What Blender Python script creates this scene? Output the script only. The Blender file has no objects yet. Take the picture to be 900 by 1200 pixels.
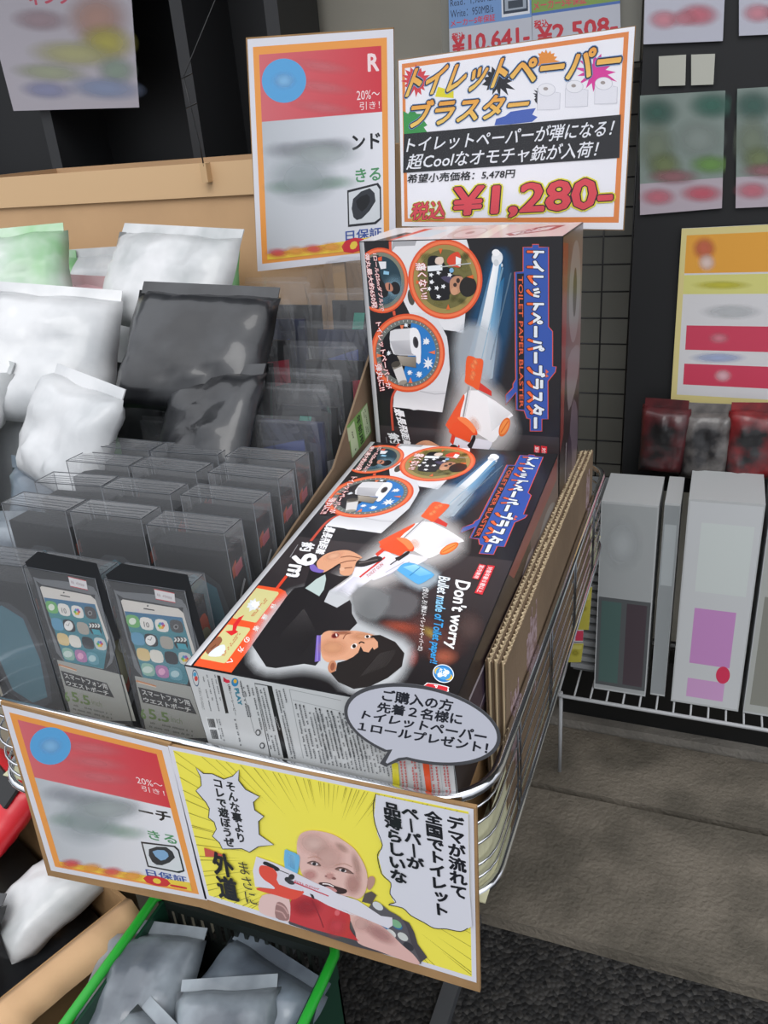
import bpy, bmesh, math, random
from math import sin, cos, pi, radians as R
from mathutils import Vector, Matrix, noise
from mathutils.geometry import tessellate_polygon
SC = bpy.context.scene
COL = SC.collection
random.seed(7)
# ------------------------------------------------------------ camera, sky, exposure
FPX, CH = 965.28, 1.30
RC = Matrix(((0.93000587, 0.35948926, -0.0765281), (0.08949963, -0.42344643, -0.90148929), (-0.35648127, 0.83154109, -0.42598182)))
cam = bpy.data.cameras.new('camera'); co = bpy.data.objects.new('camera', cam); COL.objects.link(co)
cam.sensor_fit = 'VERTICAL'; cam.sensor_height = 36; cam.lens = FPX / 1200 * 36; cam.clip_start = .02
RT = RC.transposed()
m4 = Matrix((RT.col[0], -RT.col[1], -RT.col[2])).transposed().to_4x4(); m4.translation = (0, 0, CH)
co.matrix_world = m4; SC.camera = co
EYE = Vector((0, 0, CH))
def ray(x, y): return RT @ Vector((x - 450, y - 600, FPX))

W = bpy.data.worlds.new('sky'); SC.world = W; W.use_nodes = True
wn = W.node_tree; wn.nodes.clear()
def wnode(t): return wn.nodes.new(t)
wo = wnode('ShaderNodeOutputWorld'); bg = wnode('ShaderNodeBackground'); tc = wnode('ShaderNodeTexCoord')
sx = wnode('ShaderNodeSeparateXYZ'); rp = wnode('ShaderNodeValToRGB')
wn.links.new(tc.outputs['Generated'], sx.inputs[0]); wn.links.new(sx.outputs['Z'], rp.inputs[0])
wn.links.new(rp.outputs[0], bg.inputs[0]); wn.links.new(bg.outputs[0], wo.inputs[0])
e = rp.color_ramp.elements; e[0].position = 0.0; e[0].color = (.30, .31, .33, 1); e[1].position = .75; e[1].color = (1, 1.02, 1.07, 1)
x = e.new(.25); x.color = (.50, .52, .56, 1)
bg.inputs[1].default_value = 1.45
sun = bpy.data.lights.new('overcast_sun', 'SUN'); sun.energy = .9; sun.angle = R(35); sun.color = (1, .98, .95)
so = bpy.data.objects.new('overcast_sun', sun); COL.objects.link(so); so.rotation_euler = (R(38), R(12), 0)
SC.view_settings.view_transform = 'Standard'; SC.view_settings.look = 'None'; SC.view_settings.exposure = 0.22; SC.view_settings.gamma = 1
SC.cycles.transparent_max_bounces = 48; SC.cycles.max_bounces = 8
try: SC.cycles.use_adaptive_sampling = True
except Exception: pass

# ------------------------------------------------------------ helpers
def lin(h):
    if not isinstance(h, str): return tuple(h)[:3]
    h = h.lstrip('#'); o = []
    for i in (0, 2, 4):
        c = int(h[i:i+2], 16) / 255; o.append(c / 12.92 if c <= .04045 else ((c + .055) / 1.055) ** 2.4)
    return tuple(o)
_M = {}
def mat(name, col='#808080', rough=.5, metal=0, spec=.5, bump=0, bscale=80, var=0, vscale=20, col2=None, coat=0, trans=0, detail=4):
    if name in _M: return _M[name]
    m = bpy.data.materials.new(name); m.use_nodes = True; _M[name] = m
    nt = m.node_tree; b = nt.nodes['Principled BSDF']; c = lin(col)
    b.inputs['Base Color'].default_value = (*c, 1); b.inputs['Roughness'].default_value = rough
    b.inputs['Metallic'].default_value = metal; b.inputs['Specular IOR Level'].default_value = spec; b.inputs['Coat Weight'].default_value = coat
    if trans: b.inputs['Transmission Weight'].default_value = trans
    t = nt.nodes.new('ShaderNodeTexCoord')
    if var or col2:
        n = nt.nodes.new('ShaderNodeTexNoise'); n.inputs['Scale'].default_value = vscale; n.inputs['Detail'].default_value = detail
        r = nt.nodes.new('ShaderNodeValToRGB'); r.color_ramp.elements[0].position = .38; r.color_ramp.elements[1].position = .62
        c2 = lin(col2) if col2 else tuple(min(1, v * (1 + var)) for v in c); c1 = c if col2 else tuple(v * (1 - var) for v in c)
        r.color_ramp.elements[0].color = (*c1, 1); r.color_ramp.elements[1].color = (*c2, 1)
        nt.links.new(t.outputs['Object'], n.inputs['Vector']); nt.links.new(n.outputs[0], r.inputs[0]); nt.links.new(r.outputs[0], b.inputs['Base Color'])
    if bump:
        n = nt.nodes.new('ShaderNodeTexNoise'); n.inputs['Scale'].default_value = bscale; n.inputs['Detail'].default_value = 5
        u = nt.nodes.new('ShaderNodeBump'); u.inputs['Strength'].default_value = bump; u.inputs['Distance'].default_value = .004
        nt.links.new(t.outputs['Object'], n.inputs['Vector']); nt.links.new(n.outputs[0], u.inputs['Height']); nt.links.new(u.outputs[0], b.inputs['Normal'])
    return m
def clear(name, tint=(1, 1, 1), haze=.06, gloss=.25, rough=.08, bump=0, bscale=30):
    """thin clear plastic film: mostly see-through, a little milky, glossy"""
    if name in _M: return _M[name]
    m = bpy.data.materials.new(name); m.use_nodes = True; _M[name] = m; nt = m.node_tree; nt.nodes.clear()
    N = nt.nodes.new; o = N('ShaderNodeOutputMaterial'); tr = N('ShaderNodeBsdfTransparent'); tr.inputs[0].default_value = (*tint, 1)
    d = N('ShaderNodeBsdfDiffuse'); d.inputs[0].default_value = (.8, .82, .85, 1); g = N('ShaderNodeBsdfGlossy'); g.inputs['Roughness'].default_value = rough
    m1 = N('ShaderNodeMixShader'); m1.inputs[0].default_value = haze; m2 = N('ShaderNodeMixShader')
    lw = N('ShaderNodeLayerWeight'); lw.inputs[0].default_value = gloss
    L = nt.links.new; L(tr.outputs[0], m1.inputs[1]); L(d.outputs[0], m1.inputs[2]); L(m1.outputs[0], m2.inputs[1]); L(g.outputs[0], m2.inputs[2])
    mr = N('ShaderNodeMath'); mr.operation = 'MINIMUM'; mr.inputs[1].default_value = .38; L(lw.outputs['Fresnel'], mr.inputs[0]); L(mr.outputs[0], m2.inputs[0]); L(m2.outputs[0], o.inputs[0])
    if bump:
        t = N('ShaderNodeTexCoord'); n = N('ShaderNodeTexNoise'); n.inputs['Scale'].default_value = bscale; n.inputs['Detail'].default_value = 3
        u = N('ShaderNodeBump'); u.inputs['Strength'].default_value = bump; u.inputs['Distance'].default_value = .01
        L(t.outputs['Object'], n.inputs['Vector']); L(n.outputs[0], u.inputs['Height']); L(u.outputs[0], g.inputs['Normal']); L(u.outputs[0], lw.inputs['Normal'])
    return m
def inkmat(name, rough, spec, alpha, coat=0):
    m = bpy.data.materials.new(name); m.use_nodes = True; nt = m.node_tree; b = nt.nodes['Principled BSDF']
    a = nt.nodes.new('ShaderNodeAttribute'); a.attribute_name = 'Col'
    nt.links.new(a.outputs['Color'], b.inputs['Base Color'])
    if alpha: nt.links.new(a.outputs['Alpha'], b.inputs['Alpha'])
    b.inputs['Roughness'].default_value = rough; b.inputs['Specular IOR Level'].default_value = spec; b.inputs['Coat Weight'].default_value = coat
    b.inputs['Coat Roughness'].default_value = .12
    return m
INK = {k: (inkmat('ink_' + k, r, s, False, c), inkmat('ink_soft_' + k, r, s, True, c)) for k, r, s, c in (('gloss', .32, .45, .15), ('paper', .5, .3, .0), ('sleeve', .4, .4, .25))}

def tagit(o, label=None, cat=None, group=None, kind=None):
    if label: o['label'] = label
    if cat: o['category'] = cat
    if group: o['group'] = group
    if kind: o['kind'] = kind
    return o
def thing(name, label, cat, loc=(0, 0, 0), rot=(0, 0, 0), group=None):
    o = bpy.data.objects.new(name, None); COL.objects.link(o); o.location = loc; o.rotation_euler = rot
    o.empty_display_size = .02; tagit(o, label, cat, group); return o
def mesh_obj(name, me, parent=None, loc=None):
    o = bpy.data.objects.new(name, me); COL.objects.link(o)
    if parent is not None: o.parent = parent
    if loc: o.location = loc
    return o
def obj(name, bm, mats, parent=None, smooth=False, bevel=0, loc=None):
    if not isinstance(mats, (list, tuple)): mats = [mats]
    if bevel: bmesh.ops.bevel(bm, geom=[e for e in bm.edges if len(e.link_faces) == 2 and e.calc_face_angle(0) > .6], offset=bevel, segments=2, affect='EDGES', profile=.6)
    me = bpy.data.meshes.new(name); bm.to_mesh(me); bm.free()
    for m in mats: me.materials.append(m)
    if smooth:
        for p in me.polygons: p.use_smooth = True
    return mesh_obj(name, me, parent, loc)
def B(): return bmesh.new()
def box(bm, x0, x1, y0, y1, z0, z1, mi=0, M=None):
    v = [bm.verts.new(Vector((x, y, z)) if M is None else M @ Vector((x, y, z))) for x in (x0, x1) for y in (y0, y1) for z in (z0, z1)]
    for q in ((0, 1, 3, 2), (4, 6, 7, 5), (0, 4, 5, 1), (2, 3, 7, 6), (0, 2, 6, 4), (1, 5, 7, 3)):
        bm.faces.new([v[i] for i in q]).material_index = mi
    return bm
def tube(bm, pts, r, n=10, closed=False, mi=0, cap=True):
    pts = [Vector(p) for p in pts]; N = len(pts); rings = []; up = None
    for i, p in enumerate(pts):
        a = pts[(i - 1) % N] if (closed or i > 0) else p; b = pts[(i + 1) % N] if (closed or i < N - 1) else p
        t = (b - a).normalized()
        if up is None: up = t.orthogonal().normalized()
        up = (up - t * up.dot(t)).normalized(); s = t.cross(up)
        rings.append([bm.verts.new(p + (up * cos(2 * pi * k / n) + s * sin(2 * pi * k / n)) * r) for k in range(n)])
    for i in range(N if closed else N - 1):
        A, C = rings[i], rings[(i + 1) % N]
        for k in range(n):
            f = bm.faces.new((A[k], A[(k + 1) % n], C[(k + 1) % n], C[k])); f.material_index = mi; f.smooth = True
    if not closed and cap: bm.faces.new(list(reversed(rings[0]))); bm.faces.new(rings[-1])
    return bm
def rrect(x0, x1, y0, y1, r, z, n=6):
    o = []
    for cx, cy, a in ((x1 - r, y0 + r, -90), (x1 - r, y1 - r, 0), (x0 + r, y1 - r, 90), (x0 + r, y0 + r, 180)):
        for k in range(n + 1):
            t = R(a + 90 * k / n); o.append(Vector((cx + r * cos(t), cy + r * sin(t), z)))
    return o
def pillow(w, h, d, seed=0, crumple=.006, n=14, seam=.0):
    """soft plastic pack: flat-edged pillow with crumpled faces, centred in x, base at z=0"""
    bm = B(); rnd = random.Random(seed); off = Vector((rnd.random() * 50, rnd.random() * 50, rnd.random() * 50)); g = {}
    for s in (-1, 1):
        for i in range(n + 1):
            for j in range(n + 1):
                u, v = i / n * 2 - 1, j / n * 2 - 1
                if abs(u) == 1 or abs(v) == 1:
                    if s == 1: g[s, i, j] = g[-1, i, j]; continue
                    t = 0
                else: t = (1 - abs(u) ** 4) ** .5 * (1 - abs(v) ** 4) ** .5
                p = Vector((u * w / 2, 0, (v + 1) * h / 2)); nz = noise.noise_vector(p * 22 + off)
                rd = abs(noise.noise(p * 38 + off + Vector((s, 0, 0))))
                g[s, i, j] = bm.verts.new((p.x + nz.x * crumple * .6, s * d / 2 * t + nz.y * crumple + s * t * rd * crumple * 2.0, max(0, p.z + nz.z * crumple * .6)))
        for i in range(n):
            for j in range(n):
                q = [g[s, i, j], g[s, i + 1, j], g[s, i + 1, j + 1], g[s, i, j + 1]]
                if s == 1: q.reverse()
                try: bm.faces.new(q)
                except ValueError: pass
    return bm

# ---- flat print: coloured cut-outs laid on a face, measured on the photograph and solved onto that face
_txt = {}
def glyphs(s, bold=0.0):
    k = (s, bold)
    if k in _txt: return _txt[k]
    if bold:
        V0, T0 = glyphs(s); V, T = [], []; n = 10 if bold > .03 else 6
        for i in range(n):
            dx, dy = bold * cos(2 * pi * i / n), bold * sin(2 * pi * i / n); k0 = len(V); V += [(v[0] + dx, v[1] + dy, i) for v in V0]; T += [tuple(k0 + j for j in t) for t in T0]
        if bold > .05:
            k0 = len(V); V += [(v[0], v[1], n) for v in V0]; T += [tuple(k0 + j for j in t) for t in T0]
        _txt[k] = (V, T); return V, T
    c = bpy.data.curves.new('t', 'FONT'); c.body = s; c.size = 1; c.resolution_u = 2
    o = bpy.data.objects.new('t', c); COL.objects.link(o)
    dg = bpy.context.evaluated_depsgraph_get(); dg.update(); ev = o.evaluated_get(dg); me = ev.to_mesh()
    me.calc_loop_triangles()
    V = [(v.co.x, v.co.y) for v in me.vertices]; T = [tuple(t.vertices) for t in me.loop_triangles]
    ev.to_mesh_clear(); bpy.data.objects.remove(o); bpy.data.curves.remove(c)
    _txt[k] = (V, T); return V, T
def catmull(P, n=5, closed=True):
    o = []; N = len(P)
    for i in range(N if closed else N - 1):
        g = lambda k: P[k % N] if closed else P[max(0, min(N - 1, k))]
        a, b, c, d = g(i - 1), g(i), g(i + 1), g(i + 2)
        for k in range(n):
            t = k / n
            o.append(tuple(.5 * (2 * b[j] + (c[j] - a[j]) * t + (2 * a[j] - 5 * b[j] + 4 * c[j] - d[j]) * t * t + (3 * b[j] - a[j] - 3 * c[j] + d[j]) * t ** 3) for j in (0, 1)))
    if not closed: o.append(P[-1])
    return o
def zf(ox, oy, s):
    """a zoomed-in crop's own coordinates -> photograph coordinates"""
    def f(*P): return [(ox + P[i] * s, oy + P[i + 1] * s) for i in range(0, len(P), 2)]
    return f
class Print:
    """root = thing; plane through o (root space) spanned by ux, uy with outward normal n"""
    DZ, SZ = 1.0e-5, 3e-6
    def __init__(s, root, o=(0, 0, 0), ux=(1, 0, 0), uy=(0, 0, 1), n=(0, -1, 0), ink='paper', mw=None):
        s.root = root; s.o = Vector(o); s.ux = Vector(ux); s.uy = Vector(uy); s.n = Vector(n); s.ink = ink; s.h = 2e-4; s.lim = None
        s.mw = [mw if mw else Matrix.LocRotScale(root.location, root.rotation_euler, (1, 1, 1))]; s.cur = 0; s.uv = False; s.out = []; s.begin('printed_face')
    def begin(s, name, label=None, at=None):
        if at is not None: s.h = at
        s.b = dict(name=name, label=label, v=[], f=[], c=[], m=[]); s.out.append(s.b)
    def mp(s, p):
        if s.uv: return p
        M = s.mw[s.cur].inverted(); e = M @ EYE; d = M.to_3x3() @ ray(*p); t = (s.o - e).dot(s.n) / d.dot(s.n); q = e + d * t - s.o
        return q.dot(s.ux), q.dot(s.uy)
    def P3(s, a, b, k=0): return s.o + s.ux * a + s.uy * b + s.n * (s.h + k * s.SZ)
    def raw(s, V, F, C, mapped=False):
        s.h += s.DZ; b = s.b; k = len(b['v']); al = False; mxs = 0
        for i, v in enumerate(V):
            q = v if mapped else s.mp(v[:2]); q = q if not s.lim else (min(max(q[0], s.lim[0]), s.lim[1]), min(max(q[1], s.lim[2]), s.lim[3])); st = v[2] if len(v) > 2 else 0; mxs = max(mxs, st); b['v'].append(s.P3(*q[:2], st)); c = C[i] if isinstance(C, list) else C
            c = tuple(c) + ((1,) if len(c) == 3 else ()); al |= c[3] < .999; b['c'].append(c)
        for f in F: b['f'].append(tuple(k + j for j in f)); b['m'].append(1 if al else 0)
        s.h += mxs * s.SZ
    def poly(s, P, c, sm=0, a=1):
        if sm: P = catmull(P, sm)
        F = tessellate_polygon([[Vector((p[0], p[1], 0)) for p in P]]); s.raw(P, F, (*lin(c), a))
    def grad(s, P, cs):
        s.raw(P, [tuple(range(len(P)))], [(*lin(c[0]), c[1]) if isinstance(c, tuple) and len(c) == 2 else lin(c) for c in cs])
    def ell(s, cx, cy, rx, ry, c, ang=0, a=1, n=36, a0=0, a1=360):
        t = R(ang); P = []
        for k in range(n + (a1 - a0 < 360)):
            u = R(a0 + (a1 - a0) * k / n); X, Y = rx * cos(u), ry * sin(u); P.append((cx + X * cos(t) - Y * sin(t), cy + X * sin(t) + Y * cos(t)))
        s.raw([(cx, cy)] + P, [(0, 1 + k, 1 + (k + 1) % len(P)) for k in range(len(P) - (a1 - a0 < 360))], (*lin(c), a))
    def glow(s, cx, cy, rx, ry, c, a=.8, ang=0, core=.35, n=28):
        t = R(ang); V = [(cx, cy)]; C = [(*lin(c), a)]; F = []
        K = 5
        for w in range(K):
            r = (w + 1) / K; al = a * max(0, (1 - r * r)) ** 1.6
            for k in range(n):
                u = 2 * pi * k / n; X, Y = rx * r * cos(u), ry * r * sin(u); V.append((cx + X * cos(t) - Y * sin(t), cy + X * sin(t) + Y * cos(t))); C.append((*lin(c), al))
        for k in range(n):
            q = (k + 1) % n; F.append((0, 1 + k, 1 + q))
            for w in range(K - 1): F.append((1 + w * n + k, 1 + w * n + q, 1 + (w + 1) * n + q, 1 + (w + 1) * n + k))
        s.raw(V, F, C)
    def soft(s, P, c, fe=4, a=1, sm=3, fill=True):
        """polygon with a feathered rim"""
        P = catmull(P, sm) if sm else P; N = len(P)
        ar = sum(P[i][0] * P[(i + 1) % N][1] - P[(i + 1) % N][0] * P[i][1] for i in range(N)); sg = 1 if ar > 0 else -1
        O = []
        for i in range(N):
            x0, y0 = P[i - 1]; x1, y1 = P[(i + 1) % N]; dx, dy = x1 - x0, y1 - y0; l = math.hypot(dx, dy) or 1; O.append((P[i][0] + sg * dy / l * fe, P[i][1] - sg * dx / l * fe))
        if fill: s.poly(P, c, 0, a)
        V, C, F = list(P), [(*lin(c), a)] * N, []
        for w, (t, al) in enumerate(((.25, .72), (.5, .38), (.75, .13), (1, 0))):
            V += [(P[i][0] * (1 - t) + O[i][0] * t, P[i][1] * (1 - t) + O[i][1] * t) for i in range(N)]; C += [(*lin(c), a * al)] * N
            F += [(w * N + i, w * N + (i + 1) % N, (w + 1) * N + (i + 1) % N, (w + 1) * N + i) for i in range(N)]
        s.raw(V, F, C)
    def line(s, P, w, c, closed=False, a=1, taper=0, sm=0):
        if sm: P = catmull(P, sm, closed)
        V, F = [], []; N = len(P)
        for i, p in enumerate(P):
            q0 = P[i - 1] if (i or closed) else p; q1 = P[(i + 1) % N] if (i < N - 1 or closed) else p
            dx, dy = q1[0] - q0[0], q1[1] - q0[1]; l = math.hypot(dx, dy) or 1; ww = w / 2 * (1 - taper * i / max(1, N - 1)); V += [(p[0] - dy / l * ww, p[1] + dx / l * ww), (p[0] + dy / l * ww, p[1] - dx / l * ww)]
        for i in range(N if closed else N - 1): j = (i + 1) % N; F.append((2 * i, 2 * i + 1, 2 * j + 1, 2 * j))
        s.raw(V, F, (*lin(c), a))
    def text(s, st, tl, tr, bl, br=None, c='#111111', bold=.0, c2=None, clip=None, ref=None, pad=0):
        """words stretched to the quad tl-tr-br-bl (reading from tl to tr)"""
        V, T = glyphs(st, bold)
        if not V: return
        rv = glyphs(st, ref)[0] if ref is not None else V
        x0 = min(v[0] for v in rv); x1 = max(v[0] for v in rv); y0 = min(v[1] for v in rv); y1 = max(v[1] for v in rv)
        if br is None: br = (tr[0] + bl[0] - tl[0], tr[1] + bl[1] - tl[1])
        Q = [((v[0] - x0) / (x1 - x0), (v[1] - y0) / (y1 - y0), v[2] if len(v) > 2 else 0) for v in V]
        if clip:
            ax, lo, hi = clip; nV, nT = [], []
            for t in T:
                pl = [Q[i] for i in t]
                for sg, lim in ((1, lo), (-1, hi)):
                    o = []
                    for i in range(len(pl)):
                        A, Bq = pl[i - 1], pl[i]; da, db = sg * (A[ax] - lim), sg * (Bq[ax] - lim)
                        if (da >= 0) != (db >= 0): k = da / (da - db); o.append((A[0] + (Bq[0] - A[0]) * k, A[1] + (Bq[1] - A[1]) * k, A[2]))
                        if db >= 0: o.append(Bq)
                    pl = o
                    if not pl: break
                if len(pl) > 2: nT.append(tuple(range(len(nV), len(nV) + len(pl)))); nV += pl
            Q, T = nV, nT
        a, b = lin(c), lin(c2) if c2 else None; C = []; X = []
        for u, v, st_ in Q:
            X.append(tuple((bl[k] * (1 - u) + br[k] * u) * (1 - v) + (tl[k] * (1 - u) + tr[k] * u) * v for k in (0, 1)) + (st_,))
            if b: w = max(0, min(1, v)) if ref is not None or True else v; C.append(tuple(a[k] * w + b[k] * (1 - w) for k in range(3)))
        s.raw(X, T, C if b else a)
    def vtext(s, st, top, bot, wv, c='#111111', bold=.0, rot=False):
        """upright column: glyph cells from top to bot, wv = cell width vector in px"""
        n = len(st)
        for i, ch in enumerate(st):
            ch = {'ー': '｜'}.get(ch, ch)
            V, T = glyphs(ch, bold)
            if not V: continue
            A = tuple(top[k] + (bot[k] - top[k]) * i / n for k in (0, 1)); D = tuple((bot[k] - top[k]) / n for k in (0, 1)); X = []
            for v in V:
                u, w = v[0] / .98 - .5, 1 - (v[1] + .10) / .98
                if ch in 'ッャュョっゃゅょ': u += .1; w -= .1
                X.append((A[0] + wv[0] * u + D[0] * w, A[1] + wv[1] * u + D[1] * w, v[2] if len(v) > 2 else 0))
            s.raw(X, T, lin(c))
    def star(s, cx, cy, r, rin, n, c, rnd=0, sq=1, ang=0):
        rr = random.Random(int(cx * 7 + cy)); P = []
        for k in range(2 * n):
            t = pi * k / n + ang; q = (r if k % 2 == 0 else rin) * (1 + rnd * (rr.random() - .5)); P.append((cx + q * cos(t), cy + q * sin(t) * sq))
        s.poly(P, c)
    def micro(s, a, b, wv, c='#55585c', n=30, dens=.8, seed=1):
        """illegible small print: a row of tiny bars from a to b, wv = glyph height vector"""
        r = random.Random(seed); V, F = [], []; s_ = 1 / n
        for i in range(n):
            if r.random() > dens: continue
            for q in range(2):
                t0 = (i + .1 + .4 * q) * s_; t1 = t0 + s_ * .3; h0 = r.random() * .3; h1 = .7 + r.random() * .3
                k = len(V)
                for t, h in ((t0, h0), (t1, h0), (t1, h1), (t0, h1)): V.append((a[0] + (b[0] - a[0]) * t + wv[0] * h, a[1] + (b[1] - a[1]) * t + wv[1] * h))
                F.append((k, k + 1, k + 2, k + 3))
        if V: s.raw(V, F, lin(c))
    def done(s):
        r = []
        for b in s.out:
            if not b['v']: continue
            me = bpy.data.meshes.new(b['name']); me.from_pydata(b['v'], [], b['f'])
            at = me.color_attributes.new('Col', 'FLOAT_COLOR', 'POINT')
            at.data.foreach_set('color', [q for c in b['c'] for q in c])
            for m in INK[s.ink]: me.materials.append(m)
            me.polygons.foreach_set('material_index', b['m']); me.update()
            # every print faces outward
            if me.polygons:
                me.flip_normals() if sum(p.normal.dot(s.n) * p.area for p in me.polygons) < 0 else None
            o = mesh_obj(b['name'], me, r[0] if r else s.root)
            if b['label']: o['label'] = b['label']
            r.append(o)
        return r
def local(root, o, n, px, mw=None):
    M = (mw or Matrix.LocRotScale(root.location, root.rotation_euler, (1, 1, 1))).inverted(); e = M @ EYE; d = M.to_3x3() @ ray(*px); o, n = Vector(o), Vector(n)
    return e + d * ((o - e).dot(n) / d.dot(n))
def copy_tree(o, parent=None, loc=None, rot=None, label=None):
    c = o.copy(); COL.objects.link(c)
    if parent is not None: c.parent = parent
    if loc is not None: c.location = loc
    if rot is not None: c.rotation_euler = rot
    if label: c['label'] = label
    for ch in kids.get(o.name, []): copy_tree(ch, c)
    return c
kids = {}
def index_kids():
    kids.clear()
    for o in COL.objects:
        if o.parent: kids.setdefault(o.parent.name, []).append(o)

# ------------------------------------------------------------ materials
CHROME = mat('chrome_wire', '#e0e2e6', .10, 1); CHROME_D = mat('steel_wire', '#6f7276', .3, 1)
KRAFT = mat('kraft_cardboard', '#9a7a55', .85, spec=.2, var=.10, vscale=14, bump=.15, bscale=160)
KRAFT2 = mat('brown_cardboard', '#7d6a56', .85, spec=.2, var=.10, vscale=10, bump=.15, bscale=160)
FLUTE = mat('corrugated_edge', '#dcc8a6', .9, spec=.15)
BLACKW = mat('black_wire', '#17181a', .45)
BLACKP = mat('black_plastic', '#141516', .4)
WHITEP = mat('white_card', '#dcdce2', .5)
GREEN = mat('bright_green_plastic', '#1f9a2c', .4); DGREEN = mat('dark_green_plastic', '#123a2a', .45)
FILM = clear('clear_film', haze=.035, gloss=.26, rough=.07)
CASE = clear('clear_case', haze=.09, gloss=.22, rough=.07)
SLEEVE = clear('clear_sleeve', haze=.012, gloss=.12, rough=.1, bump=.12, bscale=14)

# ============================================================ SETTING
def asphalt():
    m = bpy.data.materials.new('asphalt'); m.use_nodes = True; nt = m.node_tree; b = nt.nodes['Principled BSDF']; N = nt.nodes.new; L = nt.links.new
    t = N('ShaderNodeTexCoord'); v = N('ShaderNodeTexVoronoi'); v.inputs['Scale'].default_value = 130; n = N('ShaderNodeTexNoise'); n.inputs['Scale'].default_value = 7
    L(t.outputs['Object'], v.inputs['Vector']); L(t.outputs['Object'], n.inputs['Vector'])
    r = N('ShaderNodeValToRGB'); r.color_ramp.elements[0].color = (.005, .005, .0055, 1); r.color_ramp.elements[0].position = .35
    r.color_ramp.elements[1].color = (.055, .052, .048, 1); r.color_ramp.elements[1].position = 1.0
    bw = N('ShaderNodeSeparateColor'); L(v.outputs['Color'], bw.inputs[0]); L(bw.outputs[0], r.inputs[0])
    mx = N('ShaderNodeMixRGB'); mx.blend_type = 'MULTIPLY'; mx.inputs[0].default_value = .7; L(r.outputs[0], mx.inputs[1]); L(n.outputs[0], mx.inputs[2]); L(mx.outputs[0], b.inputs['Base Color'])
    u = N('ShaderNodeBump'); u.inputs['Strength'].default_value = .6; u.inputs['Distance'].default_value = .006; u.invert = True; L(v.outputs['Distance'], u.inputs['Height']); L(u.outputs[0], b.inputs['Normal'])
    b.inputs['Roughness'].default_value = .75; return m
bm = B(); box(bm, -3.5, 3, -1.5, 3.2, -.06, 0); fl = obj('floor', bm, asphalt()); tagit(fl, 'dark asphalt pavement in front of the shop', kind='structure')
STONE = mat('worn_stone', '#5b564d', .85, spec=.3, bump=1.0, bscale=120, col2='#766f64', vscale=9, detail=12)
STONE2 = mat('worn_stone_pale', '#6c6963', .8, spec=.3, bump=.8, bscale=120, col2='#807c75', vscale=9, detail=12)
pv = bpy.data.objects.new('pavement', None); COL.objects.link(pv); tagit(pv, 'row of worn stone slabs along the shop front', kind='structure')
rr = random.Random(3)
for j, (y0, y1, zt, mt) in enumerate(((.973, 1.297, .028, STONE), (1.312, 1.50, .030, STONE), (1.506, 1.66, .045, STONE2))):
    x = -2.45 + .02 * j
    while x < 1.6:
        w = 1.03; bm = B(); box(bm, 0, w - .006, y0, y1, 0.0005, zt + rr.uniform(-.002, .002)); obj('stone_slab', bm, mt, pv, bevel=.006, loc=(x, 0, 0)); x += w
# wall behind and shop front boards
WALL = mat('grey_beige_wall', '#b5b1a4', .8, var=.05, vscale=3, bump=.1, bscale=60)
bm = B(); box(bm, -3.2, 2.2, 1.95, 2.1, 0, 3.0); tagit(obj('wall_back', bm, WALL), 'grey beige shop wall behind the displays', kind='structure')
DWALL = mat('dark_panel', '#7b7c76', .6, var=.06, vscale=4)
bm = B(); box(bm, -.52, -.10, 1.90, 1.949, .05, 1.36); tagit(obj('trim_1', bm, DWALL), 'dark grey lower panel behind the wire grid', kind='structure')

bm = B(); box(bm, -4, 3.2, 1.12, 1.95, 2.35, 2.42); tagit(obj('shade_slab', bm, mat('shade_slab_grey', '#6f6f6c', .8)), 'unseen overhead slab added to shade the back displays', kind='structure')  # added out of view overhead to keep sky light off the back displays
# wire grid behind the stand
g = thing('wire_grid', 'black wire grid panel behind and right of the standing toy box', 'wire grid', (-.33, 1.62, .03))
fr = B(); tube(fr, [(-.252, 0, .57), (.20, 0, .57), (.20, 0, 1.33), (-.252, 0, 1.33)], .004, 8, closed=True); obj('frame', fr, BLACKW, g)
for s in (-.24, .17):
    lg = B(); tube(lg, [(s, 0, .57), (s, 0, .026), (s, -.05, .026)], .005, 8); obj('leg', lg, BLACKW, g)
vw = None
for i in range(9):
    xx = -.24 + .0515 * i - .0
    if vw is None: b_ = B(); tube(b_, [(0, 0, .57), (0, 0, 1.33)], .0017, 6); vw = obj('vertical_wire', b_, BLACKW, g, loc=(xx, -.002, 0))
    else: c = vw.copy(); COL.objects.link(c); c.location = (xx, -.002, 0)
hw = None
for i in range(15):
    zz = .60 + .05 * i
    if hw is None: b_ = B(); tube(b_, [(-.252, 0, 0), (.20, 0, 0)], .0017, 6); hw = obj('horizontal_wire', b_, BLACKW, g, loc=(0, .002, zz))
    else: c = hw.copy(); COL.objects.link(c); c.location = (0, .002, zz)

# ============================================================ TOY BOXES
BW, BL, BT = .2525, .462, .12
fa = -pi / 2 + .0961
Mf_rot = Matrix.Rotation(-.0037, 4, 'Z') @ Matrix.Rotation(fa, 4, 'X')
TLf = Vector((-.4225, .9592, .9129)); TLb = Vector((-.4228, .9795, 1.1698))
def root_loc(TL, Mr): return TL - (Mr @ Vector((-BW / 2, -BT / 2, BL)))
Mb_rot = Matrix.Rotation(-.0311, 4, 'Z')
Lf = root_loc(TLf, Mf_rot); Lb = root_loc(TLb, Mb_rot)
MWf = Matrix.Translation(Lf) @ Mf_rot; MWb = Matrix.Translation(Lb) @ Mb_rot
tb = thing('toy_box', 'black toy gun box lying flat, picture side up, behind the speech bubble sign', 'toy box', Lf, MWf.to_euler(), 'toy gun boxes')
bm = B(); box(bm, -BW / 2, BW / 2, -BT / 2, BT / 2, 0, BL)
obj('carton', bm, mat('box_black_board', '#1a1a1d', .35), tb, bevel=.0012)
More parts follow.
